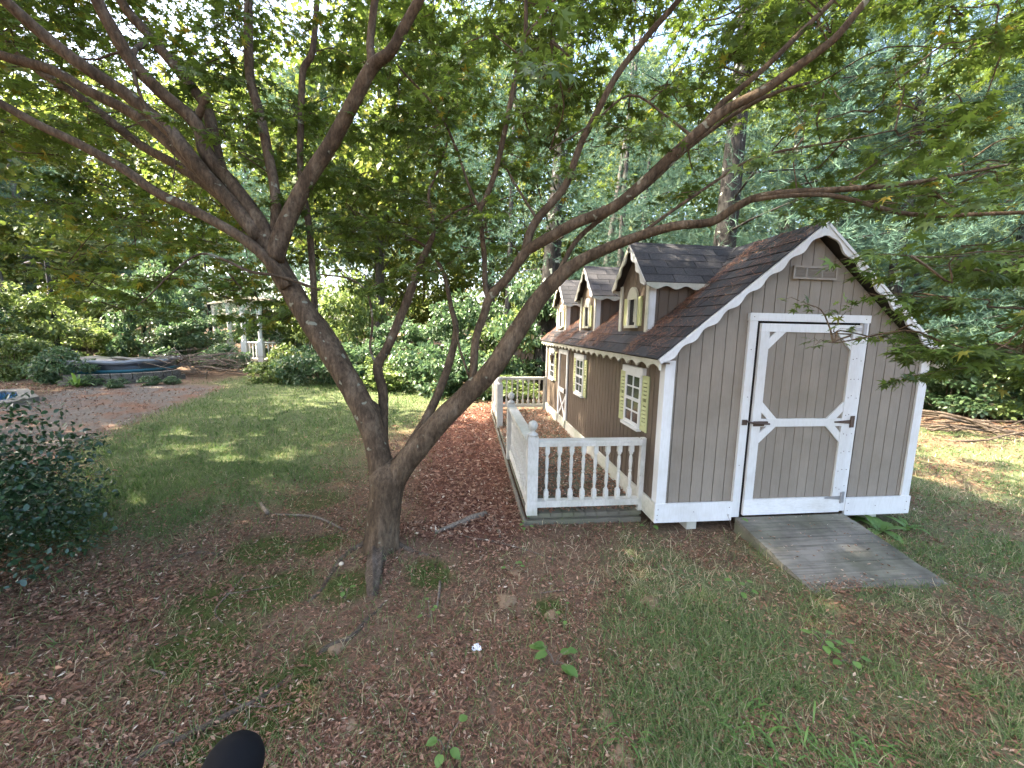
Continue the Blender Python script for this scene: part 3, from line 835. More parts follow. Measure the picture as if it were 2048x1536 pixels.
# dormers
def dormer(cy, lab):
    D = prism('dormer', [(DX + 0.012, cy - DHW + 0.012, 1.5), (DX + 0.012, cy + DHW - 0.012, 1.5), (DX + 0.012, cy + DHW - 0.012, DEZ), (DX + 0.012, cy, DRZ - 0.05), (DX + 0.012, cy - DHW + 0.012, DEZ)], (0.9, 0, 0), GROOVE, shed, label=lab)
    # front boards
    ds = (DRZ - DEZ) / (DHW + 0.04)
    n = 7
    zb = roofz(DX) + 0.02
    wy0, wy1, wz0, wz1 = cy - 0.10, cy + 0.10, 1.70, 1.97
    for i in range(n):
        a = cy - DHW + i * 2 * DHW / n + 0.003; b = a + 2 * DHW / n - 0.006
        t = lambda q: DRZ - 0.035 - ds * abs(q - cy)
        pts = [(DX, a, zb), (DX, b, zb), (DX, b, t(b)), (DX, a, t(a))]
        if a < cy < b: pts = [(DX, a, zb), (DX, b, zb), (DX, b, t(b)), (DX, cy, t(cy)), (DX, a, t(a))]
        prism('siding_board', pts[::-1], (0.0118, 0, 0), BROWN_SHADED, D)
    # cheeks
    for s in (-1, 1):
        yc = cy + s * DHW
        x = DX
        while x < 0.78:
            x1 = x + 0.098
            za, zb2 = roofz(x) + 0.025, roofz(x1) + 0.025
            if zb2 < DEZ - 0.02:
                pts = [(x + 0.003, yc, za), (x1 - 0.003, yc, zb2), (x1 - 0.003, yc, DEZ + 0.03), (x + 0.003, yc, DEZ + 0.03)]
            elif za < DEZ:
                pts = [(x + 0.003, yc, za), (x1 - 0.003, yc, DEZ + 0.02), (x1 - 0.003, yc, DEZ + 0.03), (x + 0.003, yc, DEZ + 0.03)]
            else: break
            prism('siding_board', pts, (0, -s * 0.0118, 0), BROWN_SHADED, D)
            x = x1
        # corner posts
        ya, yb_ = sorted((cy + s * (DHW + 0.012), cy + s * (DHW - 0.055)))
        box('corner_trim', (DX - 0.014, ya, zb - 0.03), (DX - 0.0005, yb_, DEZ + 0.02), SKIRTW, D)
        yq = cy + s * (DHW + 0.012)
        prism('corner_trim', [(DX, yq, roofz(DX) + 0.02), (DX + 0.06, yq, roofz(DX + 0.06) + 0.02), (DX + 0.06, yq, DEZ + 0.02), (DX, yq, DEZ + 0.02)], (0, -s * 0.011, 0), WHITE, D)
    # window
    box('opening', (DX - 0.004, wy0, wz0), (DX - 0.0005, wy1, wz1), DARK, D)
    for a, b in (((wy0 - 0.022, wz0 - 0.004), (wy0 + 0.012, wz1)), ((wy1 - 0.012, wz0 - 0.004), (wy1 + 0.022, wz1))):
        box('frame', (DX - 0.024, a[0], a[1]), (DX - 0.0045, b[0], b[1]), SKIRTW, D)
    box('muntin', (DX - 0.016, cy - 0.05, wz0 + 0.03), (DX - 0.006, cy - 0.037, wz1), SKIRTW, D)
    box('sill', (DX - 0.04, cy - 0.145, 1.668), (DX - 0.0045, cy + 0.145, 1.6955), SKIRTW, D)
    arch = [(DX - 0.026, cy + 0.128 * math.cos(a), 1.968 + 0.128 * math.sin(a)) for a in np.linspace(0, math.pi, 13)]
    prism('arched_head', arch, (0.0215, 0, 0), SKIRTW, D)
    for s in (-1, 1):
        a, b = sorted((cy + s * 0.135, cy + s * 0.215))
        box('shutter', (DX - 0.018, a, 1.69), (DX - 0.0006, b, 1.985), SHUT, D)
    # roof planes: s = -1 faces the yard front
    w = DHW + 0.06
    ang = math.atan(ds)
    xf = DX - 0.075
    for s in (-1, 1):
        def X(xx, tt, h=0.0):      # tt: distance from ridge down the slope
            return np.array([xx, cy + s * tt * math.cos(ang) + s * h * math.sin(ang), DRZ - tt * math.sin(ang) + h * math.cos(ang)])
        Ls = w / math.cos(ang)
        xe = lambda tt: (DRZ - tt * math.sin(ang) - 1.463) / SLOPE - 0.015
        p = [X(xf, 0), X(xe(0), 0), X(xe(Ls), Ls), X(xf, Ls)]
        n_ = np.array([0, s * math.sin(ang), math.cos(ang)])
        v, f = extrude_poly(p if s < 0 else p[::-1], n_ * 0.02)
        mobj('roof_deck', v, f, GROOVE, D)
        if s < 0:
            ex = 0.115
            nn = int(math.ceil(Ls / ex))
            for i in range(nn):
                tb = Ls + 0.012 - i * ex
                tt = max(tb - ex - 0.025, 0.0)
                x = xf - 0.012
                first = 0.30 if i % 2 == 0 else 0.15
                while True:
                    x1 = x + first; first = 0.30
                    lim_b, lim_t = xe(tb) + 0.03, xe(tt) + 0.03
                    xb1, xt1 = min(x1, lim_b), min(x1, lim_t)
                    if x >= lim_t: break
                    xb0 = min(x, lim_b)
                    q = [X(xb0 + 0.003, tb, 0.032), X(xb1 - 0.002, tb, 0.032), X(xt1 - 0.002, tt, 0.0285), X(x + 0.003, tt, 0.0285),
                         X(xb0 + 0.003, tb, 0.022), X(xb1 - 0.002, tb, 0.022), X(xt1 - 0.002, tt, 0.0205), X(x + 0.003, tt, 0.0205)]
                    mobj('shingle', q, [(0, 1, 2, 3), (7, 6, 5, 4), (4, 5, 1, 0), (5, 6, 2, 1), (6, 7, 3, 2), (7, 4, 0, 3)], SHINGLE, D)
                    x = x1
        else:
            p2 = [X(xf - 0.012, 0, 0.021), X(xe(0), 0, 0.021), X(xe(Ls), Ls + 0.012, 0.021), X(xf - 0.012, Ls + 0.012, 0.021)]
            v, f = extrude_poly(p2[::-1], n_ * 0.01)
            mobj('shingle_sheet', v, f, SHINGLE, D)
        # rake with scallop
        upv = X(0, 0) - X(0, 1); upv /= np.linalg.norm(upv)
        v, f = scallop(X(xf - 0.002, Ls + 0.01, 0.022), upv, -n_, (-0.015, 0, 0), Ls + 0.01, 0.04, 0.032, 0.17, 1.0)
        mobj('rake_board', v, f, SKIRTW if s > 0 else WHITE, D)
        # eave scallop
        e = X(xf, Ls + 0.002, 0.016)
        v, f = scallop(e, (1, 0, 0), (0, 0, -1), (0, s * 0.012, 0), 0.70, 0.032, 0.032, 0.20, 1.0)
        mobj('eave_fascia', v, f, SKIRTW, D)
    # ridge cap
    v, f = extrude_poly([(xf - 0.014, cy - 0.075, DRZ + 0.034 - ds * 0.075), (xf - 0.014, cy, DRZ + 0.046), (xf - 0.014, cy + 0.075, DRZ + 0.034 - ds * 0.075), (xf - 0.014, cy, DRZ + 0.034)], (1.12, 0, 0))
    mobj('ridge_cap', v, f, SHINGLE, D)
dormer(DORM[0], 'dormer nearest the front gable')
dormer(DORM[1], 'middle dormer')
dormer(DORM[2], 'dormer farthest from the front gable')

# ------------------------------------------------------------------ porch
porch = thing('porch', 'low wooden porch with weathered white balustrade along the shed side', 'porch', (-0.55, 2.5, -0.1))
DT = 0.0
for i in range(10):
    xa = -1.09 + i * 0.1065
    box('deck_board', (xa + 0.003, 0.225, DT - 0.035), (xa + 0.1035, 4.94, DT - 0.004 * rng.random()), DECKB, porch)
box('edge_beam', (-1.105, 0.205, -0.14), (-0.035, 0.24, -0.055), DECKB, porch)
box('edge_beam', (-1.06, 0.243, -0.054), (-0.035, 0.262, -0.036), DECKB, porch)
box('edge_beam', (-1.125, 0.20, -0.14), (-1.107, 4.95, -0.03), GREYB, porch)
box('edge_beam', (-1.09, 4.92, -0.14), (-0.03, 4.945, -0.037), DECKB, porch)
def lathe(prof, n=10):
    v, f = [], []
    for r, z in prof:
        for k in range(n):
            a = 2 * math.pi * k / n
            v.append((r * math.cos(a), r * math.sin(a), z))
    m = len(prof)
    for i in range(m - 1):
        for k in range(n):
            f.append((i * n + k, i * n + (k + 1) % n, (i + 1) * n + (k + 1) % n, (i + 1) * n + k))
    f.append(tuple(range(n))[::-1]); f.append(tuple(range((m - 1) * n, m * n)))
    return v, f
bal = MB()
bal.box((-0.019, -0.019, 0.0), (0.019, 0.019, 0.085)); bal.box((-0.019, -0.019, 0.435), (0.019, 0.019, 0.50))
v, f = lathe([(0.017, 0.085), (0.019, 0.093), (0.011, 0.105), (0.012, 0.13), (0.0175, 0.175), (0.017, 0.205), (0.011, 0.245), (0.0165, 0.258), (0.011, 0.271), (0.015, 0.30), (0.0175, 0.345), (0.0145, 0.385), (0.010, 0.405), (0.018, 0.42), (0.017, 0.435)])
bal.add(v, f)
BALM = pymesh('baluster', bal.v, bal.f)
newm = MB()
newm.box((-0.047, -0.047, 0.0), (0.047, 0.047, 0.715))
v, f = lathe([(0.038, 0.715), (0.046, 0.722), (0.048, 0.732), (0.036, 0.742), (0.022, 0.752), (0.019, 0.765), (0.030, 0.775), (0.041, 0.795), (0.043, 0.812), (0.038, 0.832), (0.025, 0.848), (0.008, 0.855)], 12)
NEWM = MB(); NEWM.v = list(newm.v); NEWM.f = list(newm.f); NEWM.add(v, f)
NEWMESH = pymesh('newel_post', NEWM.v, NEWM.f)
for x_, y_ in ((-1.05, 0.25), (-1.07, 1.80), (-1.07, 3.45), (-1.06, 4.88)):
    link('newel_post', NEWMESH, RAILW, porch, loc=(x_, y_, DT - 0.005), rot=(0.012 * (rng.random() - .5), 0.015 * (rng.random() - .5), 0.03 * (rng.random() - .5)))
box('end_post', (-0.062, 0.228, 0.0), (-0.018, 0.272, 0.682), RAILW, porch)
box('end_post', (-0.062, 4.86, 0.0), (-0.018, 4.90, 0.682), RAILW, porch)
def rail_run(a, b, axis, n):
    a, b = np.array(a, float), np.array(b, float)
    w = 0.042
    for nm, z0, z1, ww in (('top_rail', 0.622, 0.650, w), ('top_rail_cap', 0.6505, 0.672, w * 1.25), ('bottom_rail', 0.062, 0.118, w * 0.85)):
        if axis == 0: box(nm, (a[0], a[1] - ww, z0), (b[0], a[1] + ww, z1), RAILW, porch)
        else: box(nm, (a[0] - ww, a[1], z0), (a[0] + ww, b[1], z1), RAILW, porch)
    for i in range(n):
        p = a + (b - a) * (i + 0.75) / (n + 0.5)
        link('baluster', BALM, RAILW, porch, loc=(p[0], p[1], 0.1185), rot=(0, 0, 0))
rail_run((-1.002, 0.25, 0), (-0.063, 0.25, 0), 0, 8)
rail_run((-1.06, 0.298, 0), (-1.06, 1.752, 0), 1, 13)
rail_run((-1.07, 3.498, 0), (-1.07, 4.832, 0), 1, 12)
rail_run((-1.012, 4.88, 0), (-0.063, 4.88, 0), 0, 8)

# ------------------------------------------------------------------ ramp
ramp_t = thing('wooden_ramp', 'weathered grey plank ramp leading up to the wide front door', 'ramp', (1.24, -0.45, -0.1))
y0r, z0r, y1r, z1r = -0.035, 0.03, -0.90, -0.105
npl = 9
for i in range(npl):
    t0, t1 = i / npl, (i + 1) / npl
    ya, yb_ = y0r + (y1r - y0r) * t0 - 0.002, y0r + (y1r - y0r) * t1 + 0.002
    za, zb = z0r + (z1r - z0r) * t0, z0r + (z1r - z0r) * t1
    j1, j2 = rng.random() * 0.012, rng.random() * 0.012
    h = 0.003 * rng.random()
    xa, xb = 0.705 + j1, 1.775 - j2
    mobj('plank', [(xa, yb_, zb - 0.03), (xb, yb_, zb - 0.03), (xb, ya, za - 0.03), (xa, ya, za - 0.03), (xa, yb_, zb + h), (xb, yb_, zb + h), (xb, ya, za + h), (xa, ya, za + h)], BOXF, GREYB, ramp_t)
for xs_ in (0.73, 1.23, 1.74):
    mobj('stringer', [(xs_ - 0.02, y1r + 0.15, -0.15), (xs_ + 0.02, y1r + 0.15, -0.15), (xs_ + 0.02, y0r - 0.01, -0.14), (xs_ - 0.02, y0r - 0.01, -0.14),
                      (xs_ - 0.02, y1r + 0.15, -0.113), (xs_ + 0.02, y1r + 0.15, -0.113), (xs_ + 0.02, y0r - 0.01, -0.003), (xs_ - 0.02, y0r - 0.01, -0.003)], BOXF, DECKB, ramp_t)
# ------------------------------------------------------------------ the maple
tb = gnd(762, 1108)
maple = thing('maple_tree', 'spreading multi-stemmed maple with forked trunk arching over the yard', 'tree', (tb[0], tb[1], gz(tb[0], tb[1])))
LIMBS = []
def limb(name, spec, sub=4, n=10, wob=0.05, rscale=0.74, ridge=None):
    """spec: (px, py, width px, depth)"""
    p = [at(a, b, d) for a, b, w, d in spec]
    r = [w * 0.5 * d / FPX * rscale for a, b, w, d in spec]
    p, r = smooth_path(p, r, sub)
    mb = MB(); mb.tube(p, r, n, True, wob, ridge)
    o = mb.obj(name, MAPLEBARK, maple, smooth=True)
    LIMBS.append((p, r))
    return o
T = 3.08
limb('trunk', [(759, 1150, 104, T), (761, 1118, 88, T), (763, 1085, 80, T), (768, 1040, 74, T), (773, 990, 74, T), (776, 955, 86, T), (777, 932, 60, T + .01), (777, 915, 16, T + .02)], 5, 22, 0.03, 0.86, (0.05, 5))
# left main stem and its fan of limbs
limb('limb', [(772, 985, 66, T), (762, 935, 64, T), (746, 865, 62, T), (706, 778, 62, T + .01), (652, 692, 58, T + .02), (602, 612, 56, T + .03), (562, 545, 56, T + .03), (540, 500, 58, T + .02), (525, 470, 50, T)], 5, 14)
limb('limb', [(548, 520, 44, T), (525, 455, 42, T), (469, 375, 38, T), (415, 312, 36, T - .03), (402, 265, 34, T - .08), (375, 228, 34, T - .12), (328, 190, 33, T - .18), (265, 125, 32, T - .26), (231, 69, 31, T - .34), (194, 0, 29, T - .42), (160, -90, 26, T - .5)])
limb('limb', [(530, 480, 34, T + .06), (485, 415, 32, T + .06), (450, 360, 30, T + .07), (431, 297, 29, T + .08), (415, 219, 28, T + .1), (384, 175, 27, T + .12), (344, 125, 26, T + .15), (297, 69, 25, T + .18), (250, 15, 24, T + .22), (205, -70, 22, T + .26)])
limb('limb', [(522, 480, 40, T - .02), (470, 415, 38, T - .05), (406, 344, 36, T - .1), (344, 266, 35, T - .16), (312, 238, 34, T - .2), (250, 187, 33, T - .28), (156, 125, 32, T - .4), (78, 62, 30, T - .5), (19, 9, 29, T - .6), (-60, -70, 26, T - .7)])
limb('limb', [(440, 385, 28, T - .07), (390, 337, 28, T - .06), (337, 287, 28, T - .06), (266, 228, 28, T - .06), (175, 181, 27, T - .08), (103, 140, 26, T - .1), (0, 110, 24, T - .14), (-110, 60, 20, T - .2)])
limb('limb', [(540, 500, 30, T + .1), (515, 462, 28, T + .12), (437, 390, 26, T + .18), (360, 334, 24, T + .22), (281, 290, 23, T + .28), (203, 228, 22, T + .32), (140, 181, 20, T + .38), (62, 131, 18, T + .44), (0, 70, 16, T + .5), (-80, 10, 14, T + .55)])
limb('limb', [(575, 575, 32, T - .04), (545, 530, 30, T - .08), (487, 478, 28, T - .12), (406, 431, 27, T - .18), (312, 384, 26, T - .26), (250, 340, 25, T - .3), (156, 287, 24, T - .38), (78, 250, 23, T - .44), (0, 206, 22, T - .5), (-100, 150, 18, T - .6)])
limb('limb', [(548, 510, 28, T + .02), (550, 469, 26, T + .02), (551, 390, 25, T + .05), (537, 312, 25, T + .08), (519, 225, 24, T + .1), (500, 156, 23, T + .14), (497, 62, 22, T + .18), (497, 0, 20, T + .2), (500, -90, 18, T + .25)])
limb('limb', [(548, 520, 50, T - .04), (562, 472, 46, T - .04), (594, 400, 42, T - .05), (625, 344, 40, T - .08), (666, 281, 38, T - .12), (712, 194, 36, T - .2), (744, 134, 34, T - .26), (781, 103, 28, T - .3), (812, 47, 27, T - .35), (838, 0, 26, T - .4), (880, -90, 22, T - .5)])
limb('limb', [(744, 140, 26, T - .26), (742, 110, 22, T - .26), (741, 78, 20, T - .26), (750, 0, 19, T - .3), (765, -90, 16, T - .34)])
limb('limb', [(648, 668, 22, T + .12), (632, 640, 18, T + .2), (627, 567, 17, T + .24), (618, 453, 17, T + .26), (601, 344, 17, T + .28), (603, 219, 17, T + .3), (606, 141, 17, T + .32), (625, 103, 16, T + .32), (634, 0, 14, T + .34), (640, -80, 12, T + .36)])
limb('limb', [(757, 885, 30, T + .06), (752, 822, 27, T + .08), (731, 800, 27, T + .1), (706, 755, 26, T + .12), (674, 692, 26, T + .14), (640, 642, 26, T + .16), (612, 616, 24, T + .14), (582, 585, 22, T + .08)])
# centre stem
limb('limb', [(768, 930, 32, T + .06), (766, 880, 28, T + .1), (766, 849, 27, T + .12), (766, 786, 26, T + .14), (755, 733, 26, T + .16), (771, 702, 24, T + .18), (790, 661, 23, T + .2), (815, 599, 23, T + .24), (837, 536, 20, T + .28), (855, 496, 17, T + .3), (868, 458, 11, T + .32), (857, 390, 8, T + .34), (870, 355, 6, T + .36), (900, 270, 5, T + .4)])
limb('limb', [(758, 738, 9, T + .16), (748, 720, 8, T + .14), (740, 692, 7, T + .12), (745, 645, 7, T + .1), (737, 592, 7, T + .08), (721, 570, 6, T + .06), (690, 555, 5, T + .04), (640, 549, 4, T)], 4, 6)
limb('limb', [(868, 460, 7, T + .32), (900, 430, 6, T + .3), (945, 410, 5, T + .3), (990, 400, 4, T + .3)], 4, 6)
limb('limb', [(855, 496, 8, T + .3), (830, 480, 7, T + .34), (790, 462, 5, T + .4), (740, 440, 4, T + .45)], 4, 6)
# right main stem
limb('limb', [(778, 985, 60, T - .02), (800, 940, 64, T - .03), (838, 893, 60, T - .03), (877, 846, 58, T - .03), (940, 784, 54, T - .04), (987, 735, 52, T - .05), (1034, 663, 50, T - .08), (1072, 605, 46, T - .1), (1109, 563, 40, T - .13), (1148, 530, 34, T - .17), (1197, 504, 30, T - .22), (1265, 477, 26, T - .28), (1344, 453, 24, T - .36), (1422, 444, 22, T - .42), (1469, 416, 21, T - .46), (1516, 394, 19, T - .5), (1594, 384, 18, T - .58), (1664, 380, 16, T - .64), (1799, 369, 12, T - .74), (1900, 352, 9, T - .82), (2060, 320, 6, T - .95)], 4, 12)
limb('limb', [(1500, 402, 11, T - .49), (1560, 393, 12, T - .56), (1664, 391, 13, T - .64), (1783, 422, 13, T - .72), (1861, 431, 12, T - .78), (1960, 428, 11, T - .88), (2080, 424, 10, T - .98)], 4, 8)
limb('limb', [(942, 790, 24, T - .02), (946, 750, 22, T + .0), (952, 677, 22, T + .02), (968, 630, 22, T + .03), (980, 594, 25, T + .02), (1018, 552, 25, T - .02), (1049, 507, 27, T - .06), (1077, 487, 30, T - .1), (1109, 469, 30, T - .13), (1156, 444, 30, T - .17), (1219, 419, 30, T - .23), (1266, 384, 30, T - .28), (1344, 312, 29, T - .36), (1406, 256, 28, T - .43), (1453, 219, 26, T - .48), (1531, 178, 25, T - .56), (1594, 134, 24, T - .63), (1640, 100, 22, T - .68), (1674, 72, 20, T - .72), (1720, 16, 18, T - .78), (1790, -70, 15, T - .86)], 4, 10)
limb('limb', [(1400, 262, 17, T - .42), (1440, 210, 17, T - .44), (1469, 187, 16, T - .46), (1531, 134, 15, T - .5), (1594, 72, 14, T - .54), (1667, 0, 13, T - .6), (1740, -80, 11, T - .66)], 4, 8)
limb('limb', [(1049, 510, 24, T - .05), (1060, 465, 23, T - .04), (1080, 432, 22, T - .04), (1125, 380, 20, T - .05), (1143, 340, 19, T - .07), (1162, 287, 18, T - .1), (1194, 225, 17, T - .14), (1234, 150, 17, T - .2), (1297, 69, 16, T - .27), (1353, 6, 15, T - .33), (1420, -80, 12, T - .4)], 4, 8)
limb('limb', [(1110, 560, 15, T - .1), (1150, 485, 14, T - .08), (1203, 437, 13, T - .1), (1290, 375, 13, T - .14), (1375, 297, 12, T - .2), (1469, 228, 12, T - .28), (1547, 187, 10, T - .36), (1620, 165, 7, T - .44)], 4, 8)
limb('limb', [(1270, 476, 11, T - .28), (1344, 422, 10, T - .3), (1422, 369, 9, T - .34), (1484, 328, 8, T - .38), (1547, 306, 8, T - .44), (1610, 294, 7, T - .5), (1689, 281, 5, T - .58), (1790, 260, 4, T - .7)], 4, 6)
limb('limb', [(978, 598, 17, T + .02), (971, 574, 15, T + .03), (968, 505, 14, T + .04), (960, 436, 14, T + .05), (961, 415, 14, T + .04), (969, 400, 14, T + .02), (991, 344, 14, T - .02), (1012, 250, 14, T - .08), (1031, 156, 14, T - .14), (1050, 72, 12, T - .2), (1052, 0, 9, T - .24), (1055, -80, 7, T - .3)], 4, 8)
limb('limb', [(1048, 76, 9, T - .2), (1078, 40, 8, T - .24), (1109, 0, 8, T - .28), (1160, -70, 6, T - .34)], 4, 6)
limb('limb', [(960, 420, 9, T + .04), (937, 369, 7, T + .06), (906, 281, 7, T + .06), (869, 212, 6, T + .04), (812, 150, 6, T + .02), (785, 118, 4, T)], 4, 6)
limb('limb', [(800, 925, 30, T + .03), (846, 849, 26, T + .08), (877, 786, 24, T + .14), (899, 724, 22, T + .18), (912, 661, 18, T + .22), (902, 614, 14, T + .24), (890, 555, 12, T + .27), (872, 518, 10, T + .29), (855, 492, 8, T + .3)], 4, 8)
limb('limb', [(945, 770, 8, T + .0), (930, 730, 7, T + .02), (918, 690, 6, T + .1), (912, 650, 6, T + .2)], 4, 6)
limb('limb', [(1073, 437, 8, T - .03), (1050, 400, 7, T + .02), (1020, 350, 6, T + .1), (1000, 310, 5, T + .16)], 4, 6)
limb('limb', [(1100, 300, 4, T - .3), (1180, 250, 5, T - .2), (1260, 190, 6, T - .1), (1330, 230, 6, T - .15), (1380, 270, 9, T - .38)], 4, 6)
# pruned stub and hooked twig on the left limbs
limb('limb', [(395, 235, 20, T - .08), (405, 212, 18, T - .12), (412, 196, 22, T - .14), (418, 188, 12, T - .15)], 3, 8)
limb('limb', [(297, 70, 16, T + .1), (285, 90, 15, T - .1), (270, 100, 13, T - .2), (268, 130, 11, T - .26), (272, 165, 9, T - .28), (300, 230, 6, T - .3), (335, 265, 4, T - .3), (350, 320, 3, T - .3), (345, 365, 2.5, T - .3)], 4, 6)
limb('limb', [(268, 100, 7, T - .2), (225, 108, 6, T - .2), (190, 119, 5, T - .22), (140, 112, 4, T - .25), (80, 80, 3, T - .3)], 4, 6)
limb('limb', [(640, 580, 9, T), (560, 553, 8, T - .1), (500, 543, 9, T - .16), (450, 520, 8, T - .22), (400, 508, 7, T - .3), (345, 545, 5, T - .36), (300, 590, 4, T - .42), (275, 610, 3, T - .45)], 4, 6)
# the old bare root running at the viewer, surface roots
def root(spec, n=9, wob=0.25, ridge=None):
    p = []; r = []
    for a, b, w, h in spec:
        q = gnd(a, b)
        d = (q - CP) @ CF
        p.append((q[0], q[1], gz(q[0], q[1]) + h)); r.append(w * 0.4 * d / FPX)
    p, r = smooth_path(p, r, 5)
    mb = MB(); mb.tube(p, r, n, True, wob, ridge)
    return mb.obj('root', ROOTM, maple, smooth=True)
root([(757, 1112, 40, .02), (752, 1140, 40, .012), (748, 1165, 36, .003), (745, 1195, 26, -.012)], 20, 0.2, (0.24, 6))
root([(790, 1097, 22, -.006), (825, 1112, 12, -.006), (870, 1118, 9, -.008)], 9)
root([(738, 1095, 22, -.006), (692, 1118, 13, -.002), (665, 1150, 11, -.002), (640, 1185, 12, -.002), (605, 1215, 8, -.004)], 9)
root([(770, 1205, 10, -.01), (730, 1245, 16, -.001), (700, 1275, 15, .0), (655, 1295, 18, .002), (635, 1310, 10, -.004)], 9)
root([(585, 1345, 7, -.002), (545, 1380, 12, .003), (500, 1408, 15, .005), (440, 1440, 17, .006), (370, 1475, 20, .006), (310, 1500, 22, .004), (240, 1540, 22, .0)], 9)
root([(440, 1108, 8, .002), (400, 1106, 10, .006), (360, 1112, 10, .004), (310, 1130, 7, -.001), (240, 1148, 5, -.003)], 7)
root([(740, 1060, 10, -.004), (690, 1062, 6, -.002), (640, 1072, 4, -.002), (600, 1085, 3, -.004)], 7)

# foliage sprays -------------------------------------------------------------
def maple_leaf_template():
    tips = [(-150, 0.42), (-98, 0.74), (-47, 0.95), (0, 1.0), (47, 0.95), (98, 0.74), (150, 0.42)]
    v = [(0, 0, 0)]
    ring = []
    for i, (a, r) in enumerate(tips):
        if i > 0:
            am = (tips[i - 1][0] + a) / 2
            rm = 0.34 if 1 < i < 6 else 0.26
            ring.append((am, rm, 0.0))
        ring.append((a, r, -0.16 * r))
    for a, r, z in ring: v.append((r * math.sin(R_(a)), r * math.cos(R_(a)), z))
    f = [(0, i, i + 1) for i in range(1, len(ring))]
    f = [(a, c, b) for a, b, c in f]
    return v, f
MLV, MLF = maple_leaf_template()
SAMP = np.vstack([p[::2] for p, r in LIMBS[2:]])
SAMR = np.concatenate([r[::2] for p, r in LIMBS[2:]])
lp, lr, ls, lv = [], [], [], []
twigs = MB()
CEN = []
def spray(c, R=0.38, n=70, bright=0.0, size=0.057, dirv=None, attach=True):
    c = np.array(c, float)
    dd = np.linalg.norm(SAMP - c, axis=1)
    k = int(np.argmin(dd + 0.25 * rng.random(len(dd)) * R))
    a = SAMP[k]; da = dd[k]
    if CEN:
        cc = np.array(CEN[-400:]); d2 = np.linalg.norm(cc - c, axis=1) + 1.2 * np.abs(cc[:, 2] - c[2])
        j2 = int(np.argmin(d2))
        if d2[j2] < da * 0.9 + 1.2 * abs(a[2] - c[2]): a = cc[j2]; da = float(np.linalg.norm(a - c))
    CEN.append(c)
    out = c - a if dirv is None else np.array(dirv, float)
    out[2] *= 0.3
    if np.linalg.norm(out) < 1e-3: out = np.array([1.0, 0, 0])
    out /= np.linalg.norm(out)
    side = np.cross((0, 0, 1), out); side /= np.linalg.norm(side) + 1e-9
    if attach and da < 1.6:
        mid = (a + c) / 2 + np.array([0, 0, 0.10 * da]) + 0.05 * rng.standard_normal(3)
        pts, rr = smooth_path([a, a * .6 + mid * .4, mid, c - out * R * 0.4, c + out * R * 0.5], [0.0065, 0.0055, 0.0045, 0.0032, 0.0016], 3)
        twigs.tube(pts, rr, 4, False)
    # side twiglets carrying opposite leaves
    base = c - out * R * 0.6
    m = max(4, int(n / 11))
    up = np.array([0, 0, 1.0]) + 0.18 * rng.standard_normal(3)
    for i in range(m):
        t = (i + rng.random()) / m
        s = 1 if i % 2 else -1
        o = base + out * (t * R * 1.5)
        d = out * (0.55 + 0.5 * t) + side * s * (0.75 * (1.1 - 0.6 * t)) + np.array([0, 0, 0.10 * rng.standard_normal() - 0.05])
        d /= np.linalg.norm(d)
        ln = R * (0.95 - 0.45 * t) * (0.7 + 0.6 * rng.random())
        e = o + d * ln + np.array([0, 0, -0.10 * ln])
        twigs.tube([o, (o + e) / 2 + np.array([0, 0, 0.02]), e], [0.0018, 0.0014, 0.0009], 3, False)
        q = max(3, int(n / m))
        for j in range(q):
            u = (j + 0.6) / q
            ss = 1 if j % 2 else -1
            sd = np.cross(up, d) * ss
            ld = d * (0.6 + 0.4 * u) + sd * 0.85 * (1 - 0.5 * u) + 0.30 * rng.standard_normal(3)
            ld[2] -= 0.28
            ld /= np.linalg.norm(ld)
            lp.append(o + (e - o) * u + ld * 0.02 + 0.012 * rng.standard_normal(3))
            lr.append((ld, up + 0.38 * rng.standard_normal(3)))
            ls.append(size * (0.65 + 0.6 * rng.random()))
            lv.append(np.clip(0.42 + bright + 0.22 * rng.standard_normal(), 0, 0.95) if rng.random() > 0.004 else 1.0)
def region(n, x0, x1, y0, y1, d0, d1, leaves=70, bright=0.0, R=0.36, size=0.057, keep=None):
    for i in range(n):
        px_, py_ = x0 + (x1 - x0) * rng.random(), y0 + (y1 - y0) * rng.random()
        d = d0 + (d1 - d0) * rng.random()
        if keep is not None and rng.random() > keep(px_, py_): continue
        spray(at(px_, py_, d), R * (0.7 + 0.6 * rng.random()), int(leaves * (0.7 + 0.6 * rng.random())), bright, size)
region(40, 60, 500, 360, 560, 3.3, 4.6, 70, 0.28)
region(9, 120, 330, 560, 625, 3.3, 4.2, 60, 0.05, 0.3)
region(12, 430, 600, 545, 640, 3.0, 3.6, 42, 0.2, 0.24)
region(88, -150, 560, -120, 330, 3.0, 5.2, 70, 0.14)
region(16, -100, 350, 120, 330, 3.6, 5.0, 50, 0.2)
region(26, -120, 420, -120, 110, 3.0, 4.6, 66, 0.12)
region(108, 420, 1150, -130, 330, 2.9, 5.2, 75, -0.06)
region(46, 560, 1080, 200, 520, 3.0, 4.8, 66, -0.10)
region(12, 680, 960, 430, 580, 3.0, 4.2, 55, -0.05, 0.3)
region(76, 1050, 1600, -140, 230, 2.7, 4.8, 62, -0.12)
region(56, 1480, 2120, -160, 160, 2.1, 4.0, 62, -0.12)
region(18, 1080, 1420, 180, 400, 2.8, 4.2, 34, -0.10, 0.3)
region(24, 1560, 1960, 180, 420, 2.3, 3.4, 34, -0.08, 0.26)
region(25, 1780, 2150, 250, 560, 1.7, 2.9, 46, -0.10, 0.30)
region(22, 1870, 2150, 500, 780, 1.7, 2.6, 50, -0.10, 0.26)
region(6, 1600, 1830, 590, 690, 2.15, 2.45, 12, 0.0, 0.13, 0.042)
